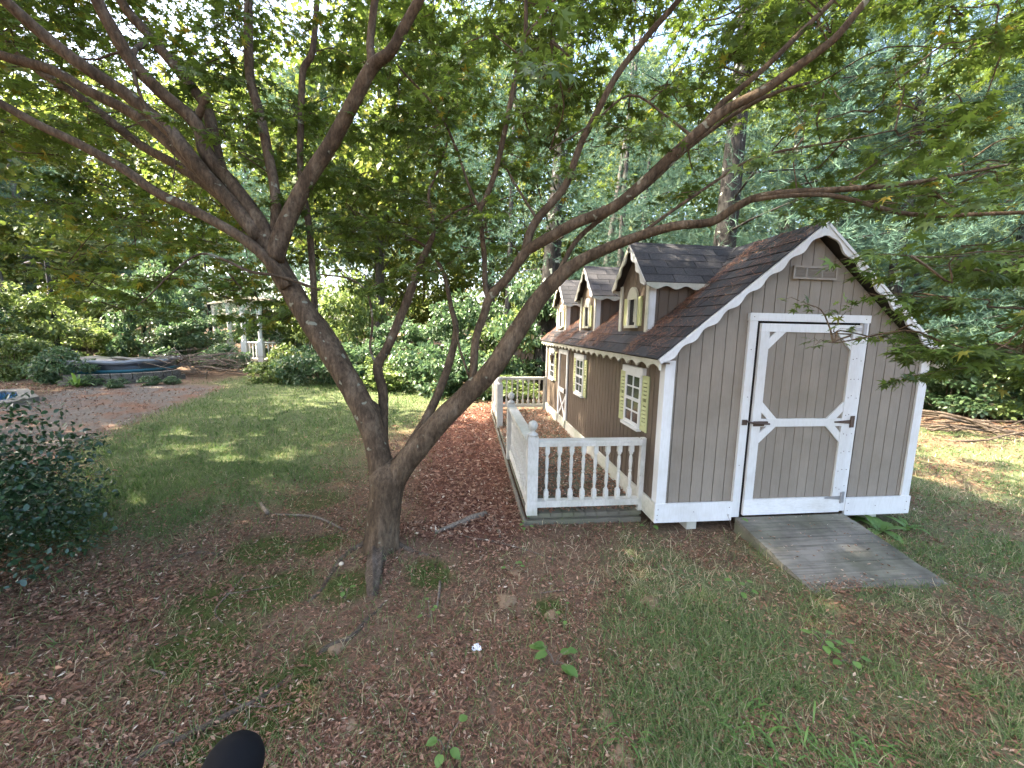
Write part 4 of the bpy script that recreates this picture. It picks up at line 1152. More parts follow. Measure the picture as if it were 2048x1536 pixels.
region(3, 1800, 1900, 600, 700, 2.0, 2.4, 30, 0.0, 0.2, 0.046)
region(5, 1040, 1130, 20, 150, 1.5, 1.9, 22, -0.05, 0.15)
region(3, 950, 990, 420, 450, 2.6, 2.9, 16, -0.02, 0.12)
# crown that arches above and behind the viewpoint, out of the picture
for i in range(30):
    a = rng.random() * 2 * math.pi; r = 0.6 + 3.4 * rng.random() ** 0.6
    c = np.array([tb[0] + r * math.cos(a), tb[1] + 0.2 + r * math.sin(a), 4.2 + 1.6 * rng.random() - 0.15 * r])
    v_ = c - CP
    dep = v_ @ CF
    if dep > 0.3 and abs(768 - FPX * (v_ @ CU) / dep - 768) < 830 and abs(FPX * (v_ @ CR) / dep) < 1060: continue
    if np.linalg.norm(v_) < 1.2: continue
    spray(c, 0.5, 60, 0.05, 0.056, attach=np.min(np.linalg.norm(SAMP - c, axis=1)) < 2)
lp = np.array(lp)
D_ = np.array([q[0] for q in lr]); U_ = np.array([q[1] for q in lr])
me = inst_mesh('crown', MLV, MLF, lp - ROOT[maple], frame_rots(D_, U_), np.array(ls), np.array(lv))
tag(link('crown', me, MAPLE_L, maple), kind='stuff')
tag(twigs.obj('twigs', MAPLEBARK, maple), kind='stuff')
print('maple leaves', len(lp), 'twig faces', len(twigs.f))
# two small leaf tufts sprouting low on the right stem are part of the crown sprays above
# ------------------------------------------------------------------ background trees
def leaf_diamond(): return [(0, 0, 0), (0.36, 0.45, 0.06), (0, 1, -0.12), (-0.36, 0.45, 0.06)], [(0, 1, 2), (0, 2, 3)]
DIAV, DIAF = leaf_diamond()

def blob_points(n, rx, ry, rz, lumps, seed):
    """points on the shells of many lumps spread in an ellipsoid: clumped crown with gaps"""
    r = np.random.default_rng(seed)
    c = r.standard_normal((lumps, 3)); c /= np.linalg.norm(c, axis=1)[:, None]
    c *= (0.35 + 0.6 * r.random(lumps) ** 0.5)[:, None]
    rad = 0.16 + 0.16 * r.random(lumps)
    k = r.integers(0, lumps, n)
    d = r.standard_normal((n, 3)); d /= np.linalg.norm(d, axis=1)[:, None]
    p = c[k] + d * (rad[k] * (0.55 + 0.5 * r.random(n)))[:, None] * np.array([1.15, 1.15, 0.7])
    return p * np.array([rx, ry, rz]), d, c * np.array([rx, ry, rz])

def decid_mesh(name, seed, rx, rz, n, size, lumps=70, zc=0.0, bias=0.0):
    p, d, c = blob_points(n, rx, rx, rz, lumps, seed)
    p[:, 2] += zc
    D = d * 0.5 + rng.standard_normal((n, 3)) * 0.7; D[:, 2] -= 0.35
    U = np.array([0, 0, 1.0]) + 0.5 * rng.standard_normal((n, 3)) + d * 0.3
    var = np.clip(0.5 + bias + 0.22 * rng.standard_normal(n), 0, 1)
    return inst_mesh(name, DIAV, DIAF, p, frame_rots(D, U), size * (0.6 + 0.8 * rng.random(n)), var), c + np.array([0, 0, zc])

def pine_mesh(name, seed, H, R0, z0, n_whorl, tufts, needle=0.16, nn=9):
    """needle crown: boughs in whorls, plumes of long thin needles"""
    r = np.random.default_rng(seed)
    P, Dr = [], []
    boughs = []
    for w in range(n_whorl):
        t = (w + r.random() * 0.6) / n_whorl
        z = z0 + (H - z0) * t
        L = R0 * (1 - 0.72 * t ** 1.3) * (0.7 + 0.5 * r.random())
        for b in range(4):
            a = r.random() * 2 * math.pi
            dv = np.array([math.cos(a), math.sin(a), 0.05 + 0.25 * t + 0.12 * r.standard_normal()])
            boughs.append((np.array([0, 0, z]), dv * L))
    per = tufts // len(boughs)
    for o, v in boughs:
        L = np.linalg.norm(v)
        for j in range(per):
            u = 0.25 + 0.75 * r.random() ** 0.7
            side = r.standard_normal(3) * np.array([0.24, 0.24, 0.09]) * L * (1.15 - u * 0.6)
            droop = np.array([0, 0, -0.10 * L * u * u])
            P.append(o + v * u + side + droop)
            q = v / L + side / (L * 0.4 + 1e-6) * 0.5 + 0.3 * r.standard_normal(3); q[2] += 0.25
            Dr.append(q / np.linalg.norm(q))
    P = np.array(P); Dr = np.array(Dr)
    m = len(P)
    P2 = np.repeat(P, nn, 0); D2 = np.repeat(Dr, nn, 0) * 0.8 + 0.75 * r.standard_normal((m * nn, 3))
    tv = [(-0.042, 0, 0), (0.042, 0, 0), (0, 1, 0)]
    var = np.clip(np.repeat(0.5 + 0.2 * r.standard_normal(m), nn) + 0.1 * r.standard_normal(m * nn), 0, 1)
    me = inst_mesh(name, tv, [(0, 1, 2)], P2, frame_rots(D2, r.standard_normal((m * nn, 3))), needle * (0.7 + 0.6 * r.random(m * nn)), var)
    return me, boughs

def gpos(px, d):
    """ground position seen in image column px at depth d"""
    v = CF * d + CR * (px - 1024) / FPX * d
    x, y = CP[0] + v[0], CP[1] + v[1]
    return np.array([x, y, float(gz(x, y))])

def trunk_part(root_, H, r0, mat, lean=(0, 0), boughs=None, n=12, keep=1.0, seed=0):
    b = ROOT[root_]
    r = np.random.default_rng(seed + 5)
    zs = np.linspace(-0.1, H, 9)
    pts = [b + np.array([lean[0] * z / H + 0.04 * H / 10 * math.sin(z * 0.9 + seed) * 0.3, lean[1] * z / H, z]) for z in zs]
    rad = [r0 * (1.35 if i == 0 else 1.05 - 0.9 * (i / 8.0) ** 1.1) for i in range(9)]
    p, rr = smooth_path(pts, rad, 3)
    mb = MB(); mb.tube(p, rr, n, True, 0.05)
    mb.obj('trunk', mat, root_, smooth=True)
    if boughs:
        for o, v in boughs:
            if r.random() > keep: continue
            f_ = o[2] / H
            s = b + np.array([lean[0] * f_, lean[1] * f_, 0]) + o
            rb = max(0.012, r0 * 0.16 * (1 - f_))
            m2 = MB(); m2.tube([s, s + v * 0.35 + np.array([0, 0, 0.02]), s + v * 0.7 - np.array([0, 0, 0.03]), s + v * 0.98 - np.array([0, 0, 0.1])], [rb, rb * 0.7, rb * 0.45, rb * 0.15], 5, False)
            m2.obj('branch', mat, root_, smooth=True)

PM = [pine_mesh('pine_crown', 101, 17, 4.4, 3.0, 17, 8600, 0.17, 9), pine_mesh('pine_crown_low', 102, 12, 4.2, 0.8, 15, 8600, 0.17, 9), pine_mesh('pine_crown_young', 103, 6.5, 2.6, 0.3, 11, 4200, 0.14, 9)]
def pine(px, d, k, label, r0, lean=(0, 0), keep=0.6, rz=0.0, seed=0):
    b = gpos(px, d)
    t = thing('pine_tree', label, 'tree', b, 'pine trees behind the shed and yard')
    me, bo = PM[k]
    o = link('crown', me, PINE_L, t)
    o.rotation_euler = (0, 0, rz)
    tag(o, kind='stuff')
    c, s = math.cos(rz), math.sin(rz)
    bo2 = [(q, np.array([c * v[0] - s * v[1], s * v[0] + c * v[1], v[2]])) for q, v in bo]
    trunk_part(t, (17, 12, 6.5)[k], r0, PINEBARK, lean, bo2, 12, keep, seed)
    return t
pine(1425, 10.5, 0, 'tall grey-trunked pine directly behind the shed roof', 0.30, (0.1, 0), 0.5, 0.3, 1)
pine(1085, 12.0, 0, 'tall pine with leaning trunk left of the dormers', 0.29, (0.9, 0.4), 0.5, 1.9, 2)
pine(1640, 14.5, 1, 'blue-green pine with low boughs behind the gable peak', 0.22, (0, 0), 0.5, 4.0, 3)
pine(1990, 12.0, 1, 'blue-green pine at the right edge behind the log heap', 0.22, (0.2, 0), 0.5, 2.2, 4)
pine(1265, 17.5, 1, 'slender pine between the dormers and the tall trunk', 0.16, (0.2, 0), 0.5, 5.1, 5)
pine(300, 23.0, 2, 'small blue-green pine left of the white gazebo', 0.10, (0, 0), 0.3, 0.4, 6)
pine(430, 22.0, 2, 'small blue-green pine standing behind the white gazebo', 0.10, (0, 0), 0.3, 2.6, 7)
pine(20, 21.0, 1, 'blue-green pine at the left edge beyond the pool', 0.18, (0, 0), 0.5, 1.2, 8)
pine(640, 19.0, 1, 'pine seen between the forked stems of the maple', 0.2, (0.2, 0), 0.5, 3.3, 9)

pine(1760, 11.0, 1, 'blue-green pine close behind the right slope of the shed', 0.2, (0, 0), 0.5, 0.8, 10)
pine(1545, 13.0, 1, 'blue-green pine between the tall trunk and the gable peak', 0.2, (0, 0), 0.5, 2.9, 11)
DMR = [decid_mesh('broadleaf_crown', 201, 4.6, 7.0, 22000, 0.26, 90), decid_mesh('broadleaf_crown_tall', 202, 3.8, 8.0, 20000, 0.25, 90), decid_mesh('broadleaf_crown_low', 203, 3.4, 3.8, 14000, 0.22, 60), decid_mesh('broadleaf_crown_open', 204, 4.4, 5.5, 11000, 0.27, 60)]
def broad(px, d, k, label, H, r0, zc, rz=0.0, lean=(0, 0), seed=0, pos=None, cs=1.0):
    b = gpos(px, d) if pos is None else np.array([pos[0], pos[1], float(gz(*pos))])
    t = thing('broadleaf_tree', label, 'tree', b, 'broadleaf trees beyond the yard')
    me, c = DMR[k]
    o = link('crown', me, OAK_L, t)
    o.location = (lean[0] * zc / H, lean[1] * zc / H, zc); o.rotation_euler = (0, 0, rz); o.scale = (cs, cs, cs)
    tag(o, kind='stuff')
    cc, s = math.cos(rz), math.sin(rz)
    bo = []
    for q in c[::4]:
        w = np.array([cc * q[0] - s * q[1], s * q[0] + cc * q[1], q[2] + zc])
        z0 = max(1.5, w[2] - np.hypot(w[0], w[1]) * 1.1 - 0.5)
        if z0 < H * 0.92: bo.append((np.array([0, 0, z0]), w - np.array([0, 0, z0])))
    trunk_part(t, H, r0, GREYBARK, lean, bo, 10, 0.9, seed)
broad(760, 20.0, 0, 'sunlit broadleaf tree behind the middle stem of the maple', 15, 0.25, 9.5, 0.2, (0.4, 0), 11)
broad(980, 24.0, 1, 'tall sunlit broadleaf tree left of the leaning pine', 17, 0.24, 10.5, 1.4, (0, 0), 12)
broad(1250, 23.0, 0, 'sunlit yellow-green tree far behind the dormers', 15, 0.26, 8.0, 2.6, (0, 0), 13)
broad(1530, 22.0, 1, 'sunlit yellow-green tree right of the tall pine trunk', 16, 0.24, 8.5, 3.9, (0, 0), 14)
broad(1800, 20.0, 0, 'broad sunlit tree beyond the right side of the gable', 14, 0.26, 8.0, 5.0, (0, 0), 15)
broad(2080, 17.0, 1, 'broadleaf tree at the far right edge', 15, 0.24, 8.5, 0.9, (0, 0), 16)
broad(520, 27.0, 0, 'sunlit broadleaf tree far behind the gazebo', 16, 0.26, 10.0, 1.1, (0, 0), 17)
broad(250, 29.0, 1, 'thin tall tree beyond the covered pond', 17, 0.22, 11.0, 2.0, (0, 0), 18)
broad(60, 27.0, 0, 'broadleaf tree beyond the pool at the left edge', 14, 0.25, 8.5, 3.0, (0, 0), 19)
broad(-180, 22.0, 0, 'broadleaf tree just off the left edge beyond the pool', 14, 0.25, 8.5, 4.0, (0, 0), 20)
broad(1120, 30.0, 2, 'low broadleaf tree glimpsed between shed and leaning pine', 7, 0.16, 4.2, 4.0, (0, 0), 21)
broad(1420, 27.0, 2, 'low sunlit tree glimpsed right of the dormers', 7, 0.16, 4.2, 1.0, (0, 0), 22)
broad(1700, 26.0, 2, 'low sunlit tree glimpsed behind the gable peak', 7, 0.16, 4.0, 2.0, (0, 0), 23)
broad(850, 28.0, 2, 'low sunlit tree seen through the maple fork', 7, 0.16, 4.4, 3.0, (0, 0), 24)
broad(350, 33.0, 2, 'low broadleaf tree far left of the gazebo', 7, 0.16, 4.5, 5.0, (0, 0), 25)
broad(140, 22.0, 2, 'low broadleaf tree behind the lamp post', 6, 0.14, 3.2, 0.4, (0, 0), 26)
# unseen trees added left of the frame to shade and dapple the yard
broad(0, 0, 3, 'tall unseen tree added for shade left of the viewpoint beside the holly', 15, 0.3, 9.0, 0.7, (0, 0), 41, (-9.6, -1.9))
broad(0, 0, 3, 'tall unseen tree added for shade left of the yard towards the pool', 15, 0.3, 9.0, 2.7, (0, 0), 42, (-10.9, 2.3), 0.92)
broad(0, 0, 3, 'tall unseen tree added for shade behind and left of the viewpoint', 16, 0.3, 9.5, 4.7, (0, 0), 43, (-8.2, -5.0))
broad(0, 0, 3, 'tall unseen tree added for shade off the left edge beside the pool', 14, 0.3, 8.5, 1.7, (0, 0), 44, (-17.6, 5.2), 0.85)
broad(0, 0, 3, 'tall unseen tree added for shade off the left edge beyond the pool', 14, 0.3, 8.5, 3.7, (0, 0), 45, (-19.0, 9.6))
# thin bare trunks
def bare(px, d, H, r0, lean, label, seed):
    t = thing('bare_trunk_tree', label, 'tree', gpos(px, d), 'thin bare trunks in the woods')
    bo = []
    r = np.random.default_rng(seed)
    for i in range(12):
        z = H * (0.35 + 0.6 * r.random()); a = r.random() * 6.28; L = 0.8 + 1.4 * r.random()
        bo.append((np.array([0, 0, z]), np.array([math.cos(a) * L, math.sin(a) * L, 0.4 * L])))
    trunk_part(t, H, r0, GREYBARK, lean, bo, 8, 1.0, seed)
bare(1226, 14.0, 13, 0.14, (0.1, 0), 'thin pale bare trunk right of the farthest dormer', 31)
bare(1180, 16.5, 15, 0.17, (1.6, 0), 'thin leaning bare trunk left of the farthest dormer', 32)
bare(95, 24.0, 15, 0.24, (-0.5, 0), 'bare dark trunk at the left beyond the pond', 33)
bare(50, 19.0, 13, 0.16, (-1.6, 0), 'bare trunk leaning left at the left edge', 34)
bare(1010, 17.0, 15, 0.13, (0.3, 0), 'thin bare trunk seen beside the right maple stem', 35)

# ------------------------------------------------------------------ understorey shrubs and ivy
def shrub_mesh(seed, rx, rz, n, size):
    p, d, c = blob_points(n, rx, rx * 0.9, rz, 36, seed)
    p[:, 2] = np.maximum(p[:, 2] + rz * 0.82, 0.02 + 0.1 * rng.random(n))
    D = d * 0.6 + rng.standard_normal((n, 3)) * 0.6; D[:, 2] -= 0.2
    U = np.array([0, 0, 1.0]) + 0.45 * rng.standard_normal((n, 3)) + d * 0.4
    var = np.clip(0.48 + 0.2 * rng.standard_normal(n), 0, 0.97)
    tv = [(0, 0, 0), (0.33, 0.32, 0.07), (0.26, 0.68, 0.04), (0, 1, -0.1), (-0.26, 0.68, 0.04), (-0.33, 0.32, 0.07)]
    tf = [(0, 1, 2), (0, 2, 3), (0, 3, 4), (0, 4, 5)]
    return inst_mesh('foliage', tv, tf, p, frame_rots(D, U), size * (0.6 + 0.8 * rng.random(n)), var), c + np.array([0, 0, rz * 0.82])
SM = [shrub_mesh(301, 1.25, 0.95, 6000, 0.10), shrub_mesh(302, 1.6, 1.3, 7000, 0.12), shrub_mesh(303, 1.0, 0.55, 4200, 0.085), shrub_mesh(304, 1.3, 0.6, 5000, 0.10)]
SMY = []
for q_ in SM:
    y_ = q_[0].copy(); y_.materials.clear(); SMY.append(y_)
def shrub(pos, k, label, sc=1.0, rz=0.0, name='shrub', group='shrubs around the lawn', pale=False, zs=1.0):
    b = np.array([pos[0], pos[1], float(gz(pos[0], pos[1]))])
    t = thing(name, label, 'shrub', b, group)
    me, c = SM[k]
    o = link('foliage', SMY[k] if pale else me, SHRUB_Y if pale else SHRUB_L, t)
    o.scale = (sc, sc, sc * zs); o.rotation_euler = (0, 0, rz); tag(o, kind='stuff')
    m2 = MB()
    cc, s = math.cos(rz), math.sin(rz)
    for q in c[::3]:
        w = np.array([cc * q[0] - s * q[1], s * q[0] + cc * q[1], q[2]]) * sc * np.array([1, 1, zs])
        m2.tube([b - np.array([0, 0, .03]), b + w * np.array([.4, .4, .6]), b + w], [0.016, 0.010, 0.004], 5, False)
    m2.obj('stems', STICK, t)
SH = [
 (455, 15.2, 2, 0.95, 'low leafy shrub left of the gazebo posts'), (560, 12.6, 3, 0.8, 'low leafy shrub at the lawn edge below the gazebo rail'), (640, 12.3, 3, 0.85, 'low leafy shrub touching the left maple stem at the lawn edge'),
 (720, 12.0, 2, 1.2, 'low ground shrub behind the lawn between the maple stems'), (800, 11.4, 2, 1.25, 'low shrub behind the lawn just right of the centre stem'), (880, 10.8, 3, 1.0, 'ivy-like shrub behind the right maple stem'),
 (960, 10.4, 2, 1.15, 'low dark shrub left of the porch balustrade'), (1020, 9.9, 2, 0.8, 'dark shrub growing through the far porch rail'),
 (385, 16.5, 1, 0.9, 'large dark green shrub left of the gazebo'), (300, 16.5, 1, 1.0, 'large shrub behind the covered pond'), (190, 16.0, 1, 0.9, 'large shrub behind the left end of the pond'),
 (60, 14.5, 1, 1.0, 'pale leafy shrub left of the pond'), (-60, 13.0, 1, 1.0, 'leafy shrub at the left edge behind the pool'), (700, 15.5, 1, 1.0, 'tall shrub in the gap between the left stems'), (820, 15.0, 1, 1.05, 'tall shrub behind the centre stem'),
 (930, 14.0, 1, 1.0, 'tall shrub behind the right stem fork'), (1030, 12.8, 1, 1.0, 'tall pale shrub behind the far porch rail'), (1090, 12.2, 1, 0.95, 'tall shrub at the back corner of the shed'),
 (560, 18.5, 1, 1.1, 'tall shrub beside the yellow gazebo panel'), (620, 16.8, 1, 1.0, 'shrub right of the gazebo behind the left stem'),
 (1900, 9.2, 1, 0.8, 'shrub behind the right corner of the shed'), (1985, 9.0, 0, 1.0, 'shrub above the brush heap at the right'), (2080, 8.5, 1, 0.9, 'shrub at the right edge of the yard'),
 (1840, 11.5, 1, 1.1, 'tall shrub just past the right rake of the gable'), (1960, 12.5, 1, 1.2, 'tall shrub deeper in the woods at the right'), (2140, 11.0, 1, 1.1, 'tall shrub beyond the right edge'),
 (130, 11.2, 2, 0.8, 'yellow-green low plant clump in front of the stone wall'), (30, 12.0, 0, 0.8, 'pale shrub left of the stone wall beside the pool'),
 (1160, 16.5, 1, 1.1, 'shrub seen between the leaning trunk and the shed'), (350, 20.0, 1, 1.2, 'tall shrub deeper behind the covered pond'), (80, 19.5, 1, 1.3, 'tall shrub behind the lamp post'), (230, 20.5, 1, 1.3, 'tall shrub between lamp post and pond'),
]
for i, (px_, d, k, sc, lab) in enumerate(SH):
    shrub(gpos(px_, d), k, lab, sc, i * 1.7, pale=(i % 3 == 1 or 'pale' in lab), zs=(1.0, 1.5, 0.8, 1.2)[i % 4] if k == 1 else (1.0, 0.75, 1.25)[i % 3])
# far woodland that reads as one mass
def far_wood():
    n = 110000
    a = rng.random(n)
    px_ = -700 + 3500 * a
    d = 32 + 14 * rng.random(n)
    v = CF[None] * d[:, None] + CR[None] * ((px_ - 1024) / FPX * d)[:, None]
    x, y = CP[0] + v[:, 0], CP[1] + v[:, 1]
    top = 15 + 13 * fbm(x, y, 0.16, 77)
    z = gz(x, y) + top * rng.random(n) ** 0.9
    keep = fbm(x * 0.6 + y * 0.6, z, 0.5, 78) > 0.40
    P = np.stack([x, y, z], 1)[keep]
    m = len(P)
    D = rng.standard_normal((m, 3)); D[:, 2] -= 0.3
    me = inst_mesh('far_woodland', DIAV, DIAF, P, frame_rots(D, np.array([0, 0, 1.0]) + 0.6 * rng.standard_normal((m, 3))), 0.5 * (0.6 + 0.8 * rng.random(m)), np.clip(0.55 + 0.2 * rng.standard_normal(m), 0, 1))
    tag(link('far_woodland', me, OAK_L), 'far sunlit woodland foliage closing the view behind the trees', 'woodland', kind='stuff')
far_wood()
# ------------------------------------------------------------------ holly bush at the left
def holly():
    b = gnd(20, 1150); b = np.array([b[0] - 0.50, b[1] - 0.25, float(gz(b[0], b[1]))])
    t = thing('holly_bush', 'dark glossy small-leaved holly bush at the left edge of the yard', 'bush', b)
    n = 24000
    r = np.random.default_rng(401)
    L = 60
    c = r.standard_normal((L, 3)); c /= np.linalg.norm(c, axis=1)[:, None]; c[:, 2] = np.abs(c[:, 2])
    c *= (0.55 + 0.4 * r.random(L))[:, None]
    k = r.integers(0, L, n)
    dd = r.standard_normal((n, 3)); dd /= np.linalg.norm(dd, axis=1)[:, None]
    p = (c[k] + dd * (0.10 + 0.16 * r.random(n))[:, None] * np.array([1.3, 1.3, 0.6])) * np.array([0.80, 1.30, 1.42])
    p[:, 2] = np.maximum(p[:, 2], 0.03)
    D = dd * 0.5 + 0.7 * r.standard_normal((n, 3))
    U = np.array([0, 0, 1.0]) + 0.4 * r.standard_normal((n, 3)) + dd * 0.5
    tv = [(0, 0, 0), (0.28, 0.3, 0.08), (0.26, 0.7, 0.06), (0, 1, -0.05), (-0.26, 0.7, 0.06), (-0.28, 0.3, 0.08)]
    tf = [(0, 1, 2), (0, 2, 3), (0, 3, 4), (0, 4, 5)]
    me = inst_mesh('foliage', tv, tf, p, frame_rots(D, U), 0.036 * (0.6 + 0.8 * r.random(n)), np.clip(0.45 + 0.25 * r.standard_normal(n), 0, 1))
    tag(link('foliage', me, HOLLY_L, t), kind='stuff')
    mb = MB()
    for q in c[::2]:
        w = q * np.array([0.80, 1.30, 1.42])
        mb.tube([b + w * np.array([.1, .1, 0]) - np.array([0, 0, .02]), b + w * np.array([.45, .45, .55]), b + w], [0.014, 0.009, 0.003], 5, False)
    mb.obj('stems', STICK, t)
holly()

# ------------------------------------------------------------------ gazebo
def gazebo():
    d0 = 17.0
    b = gpos(515, d0)
    t = thing('gazebo', 'small white garden gazebo with turned posts, spindle rail and cream wall panel behind the lawn', 'gazebo', b)
    WG = WHITE
    def pt(px_, d): 
        q = gpos(px_, d); return np.array([q[0], q[1], b[2]])
    posts = [(440, 18.6), (468, 17.2), (495, 16.6), (527, 16.4), (590, 17.4), (565, 19.2)]
    z1 = 2.45
    P = [pt(*q) for q in posts]
    for q in P:
        mb = MB()
        mb.box((q[0] - .10, q[1] - .10, b[2] - 0.1), (q[0] + .10, q[1] + .10, b[2] + 0.95))
        v, f = lathe([(0.09, 0.95), (0.10, 1.0), (0.07, 1.05), (0.075, 1.3), (0.09, 1.75), (0.07, 1.95), (0.10, 2.0), (0.09, 2.05)], 10)
        mb.add([(a + q[0], c + q[1], e + b[2]) for a, c, e in v], f)
        mb.box((q[0] - .07, q[1] - .07, b[2] + 2.05), (q[0] + .07, q[1] + .07, b[2] + z1))
        mb.obj('post', WG, t)
    for i, j in ((0, 1), (2, 3), (3, 4), (4, 5), (5, 0)):
        a, c = P[i], P[j]
        e = (c - a); L = np.linalg.norm(e); e /= L
        if (i, j) not in ((0, 1), (5, 0)):
            for z in (0.25, 0.9):
                mb = MB(); mb.tube([a + e * .09 + np.array([0, 0, z]), c - e * .09 + np.array([0, 0, z])], 0.035, 4); mb.obj('rail', WG, t)
            n = int(L / 0.16)
            for k in range(n):
                q = a + e * (L * (k + 0.5) / n)
                mb = MB(); mb.tube([q + np.array([0, 0, z]) for z in (0.28, 0.45, 0.58, 0.7, 0.87)], [0.02, 0.028, 0.018, 0.028, 0.02], 6); mb.obj('spindle', WG, t)
        mb = MB(); mb.tube([a + np.array([0, 0, z1]), c + np.array([0, 0, z1])], 0.09, 4); mb.obj('top_beam', WG, t)
        # bracket arcs
        for s, o in ((1, a), (-1, c)):
            mb = MB(); mb.tube([o + np.array([0, 0, z1 - 0.5]), o + e * s * 0.1 + np.array([0, 0, z1 - 0.22]), o + e * s * 0.42 + np.array([0, 0, z1 - 0.08])], 0.03, 5); mb.obj('bracket', WG, t)
    mb = MB(); mb.tube([P[1] + np.array([0, 0, z1]), P[2] + np.array([0, 0, z1])], 0.09, 4); mb.obj('top_beam', WG, t)
    cen = np.mean(P, axis=0)
    apex = cen + np.array([0, 0, 2.8])
    ring = [0, 1, 2, 3, 4, 5]
    for k in range(6):
        a, c = P[ring[k]], P[ring[(k + 1) % 6]]
        a2 = cen + (a - cen) * 1.18 + np.array([0, 0, z1 + 0.06]); c2 = cen + (c - cen) * 1.18 + np.array([0, 0, z1 + 0.06])
        v, f = extrude_poly([a2, c2, apex], (0, 0, 0.05))
        mobj('roof_panel', v, f, GREYB, t)
    # floor and cream panel
    v, f = extrude_poly([q + np.array([0, 0, 0.08]) for q in P], (0, 0, 0.08)); mobj('floor', v, f, GREYB, t)
    cream = M_plain('cream_panel_paint', (0.62, 0.50, 0.25), 0.6)
    a, c = pt(531, 18.6), pt(556, 18.4)
    v, f = extrude_poly([a + np.array([0, 0, 1.15]), c + np.array([0, 0, 1.15]), c + np.array([0, 0, 2.3]), a + np.array([0, 0, 2.3])], (0.03, 0.06, 0)); mobj('wall_panel', v, f, cream, t)
    a, c = pt(557, 18.4), pt(566, 18.4)
    v, f = extrude_poly([a + np.array([0, 0, 0.2]), c + np.array([0, 0, 0.2]), c + np.array([0, 0, 2.3]), a + np.array([0, 0, 2.3])], (0.03, 0.06, 0)); mobj('wall_trim', v, f, WG, t)
gazebo()

# ------------------------------------------------------------------ lamp post
def lamp_post():
    b = gpos(126, 15.0)
    t = thing('lamp_post', 'thin dark metal lamp post rising behind the pond at the left', 'lamp post', b)
    m = M_plain('dark_post_metal', (0.03, 0.032, 0.036), 0.5, 0.3)
    mb = MB(); mb.tube([b + np.array([0, 0, z]) for z in (-.1, 0.3, 0.35, 3.0, 4.0)], [0.12, 0.11, 0.075, 0.07, 0.06], 10); mb.obj('pole', m, t)
    mb = MB(); mb.tube([b + np.array([0, 0, 3.6]), b + np.array([-0.15, -0.05, 3.7]), b + np.array([-0.35, -0.1, 3.72])], 0.025, 6); mb.obj('arm', m, t)
    mb = MB(); mb.tube([b + np.array([-0.33, -0.1, 3.73]), b + np.array([-0.45, -0.1, 3.71]), b + np.array([-0.62, -0.1, 3.69])], [0.035, 0.05, 0.02], 8); mb.obj('lamp_head', M_plain('lamp_head_grey', (0.12, 0.12, 0.13), 0.4, 0.2), t)
lamp_post()

# ------------------------------------------------------------------ pond with stone wall and black cover, pool
STONE = M_bark('wall_block_stone', [(0.3, (0.08, 0.072, 0.06)), (0.6, (0.16, 0.145, 0.125)), (0.85, (0.25, 0.23, 0.21))], 5.0, (1, 1, 1), 0.6)
def pond():
    a0, a1 = gnd(115, 772), gnd(372, 757)
    t = thing('raised_pond', 'raised pond with low stone block wall and sagging black cover at the far left', 'pond', (a0 + a1) / 2)
    n = 12
    for row in range(2):
        for i in range(n):
            u0, u1 = (i + (0.5 if row % 2 else 0)) / n, (i + 1 + (0.5 if row % 2 else 0)) / n
            if u1 > 1.02: continue
            p = a0 + (a1 - a0) * u0; q = a0 + (a1 - a0) * u1
            e = (q - p) / np.linalg.norm(q - p); nn = np.array([e[1], -e[0], 0])
            bul = lambda u: nn * 0.5 * (1 - (2 * u - 1) ** 2)
            p = p + bul(u0) + e * 0.008; q = q + bul(u1) - e * 0.008
            j = nn * 0.02 * rng.random()
            z0 = -0.12 + row * 0.155
            h = 0.148
            pts = [p + j, q + j, q - nn * 0.25, p - nn * 0.25]
            pts = [np.array([c[0], c[1], z0]) for c in pts]
            v, f = extrude_poly(pts, (0, 0, h))
            mobj('block', v, f, STONE, t)
    # black cover with folds
    m = M_plain('black_pond_liner', (0.035, 0.037, 0.045), 0.35, 0.0, 0.5, 0.5, 2)
    cx = (a0 + a1) / 2
    ex = (a1 - a0); Lx = np.linalg.norm(ex) * 0.56; ex = ex / np.linalg.norm(ex); ny = np.array([-ex[1], ex[0], 0])
    v, f = [], []
    ku, kv = 40, 16
    for i in range(ku + 1):
        for j in range(kv + 1):
            th = 2 * math.pi * i / ku; r = j / kv
            rr = r if r < 0.85 else 0.85 + (r - 0.85) * 0.3
            z = 0.50 + 0.05 * math.sin(th * 3 + 1) - (0.10 * (1 - r * r) if r < 0.85 else 0) - max(0, (r - 0.85)) * 2.6
            z += 0.025 * math.sin(th * 13) * r
            c = cx + ny * 1.75 + ex * Lx * rr * math.cos(th) + ny * 1.7 * rr * math.sin(th)
            v.append((c[0], c[1], z))
    for i in range(ku):
        for j in range(kv):
            f.append((i * (kv + 1) + j, (i + 1) * (kv + 1) + j, (i + 1) * (kv + 1) + j + 1, i * (kv + 1) + j + 1))
    mobj('cover', v, f, m, t, smooth=True)
    # grey rim and turquoise liner peeping out below the cover
    mb = MB()
    pts = [cx + ny * 1.75 + ex * Lx * 0.93 * math.cos(th) + ny * 1.58 * math.sin(th) + np.array([0, 0, 0.30]) for th in np.linspace(math.pi, 2 * math.pi, 25)]
    mb.tube([q - cx * 0 for q in [np.array([q[0], q[1], 0.20]) for q in pts]], 0.05, 6)
    mb.obj('liner_rim', M_plain('turquoise_liner', (0.03, 0.13, 0.17), 0.4), t)
    mb = MB(); mb.tube([np.array([q[0], q[1], 0.47 + 0.02 * math.sin(k)]) for k, q in enumerate(pts)], 0.06, 6)
    mb.obj('grey_rim', M_plain('grey_rim_plastic', (0.28, 0.29, 0.31), 0.5), t)
pond()
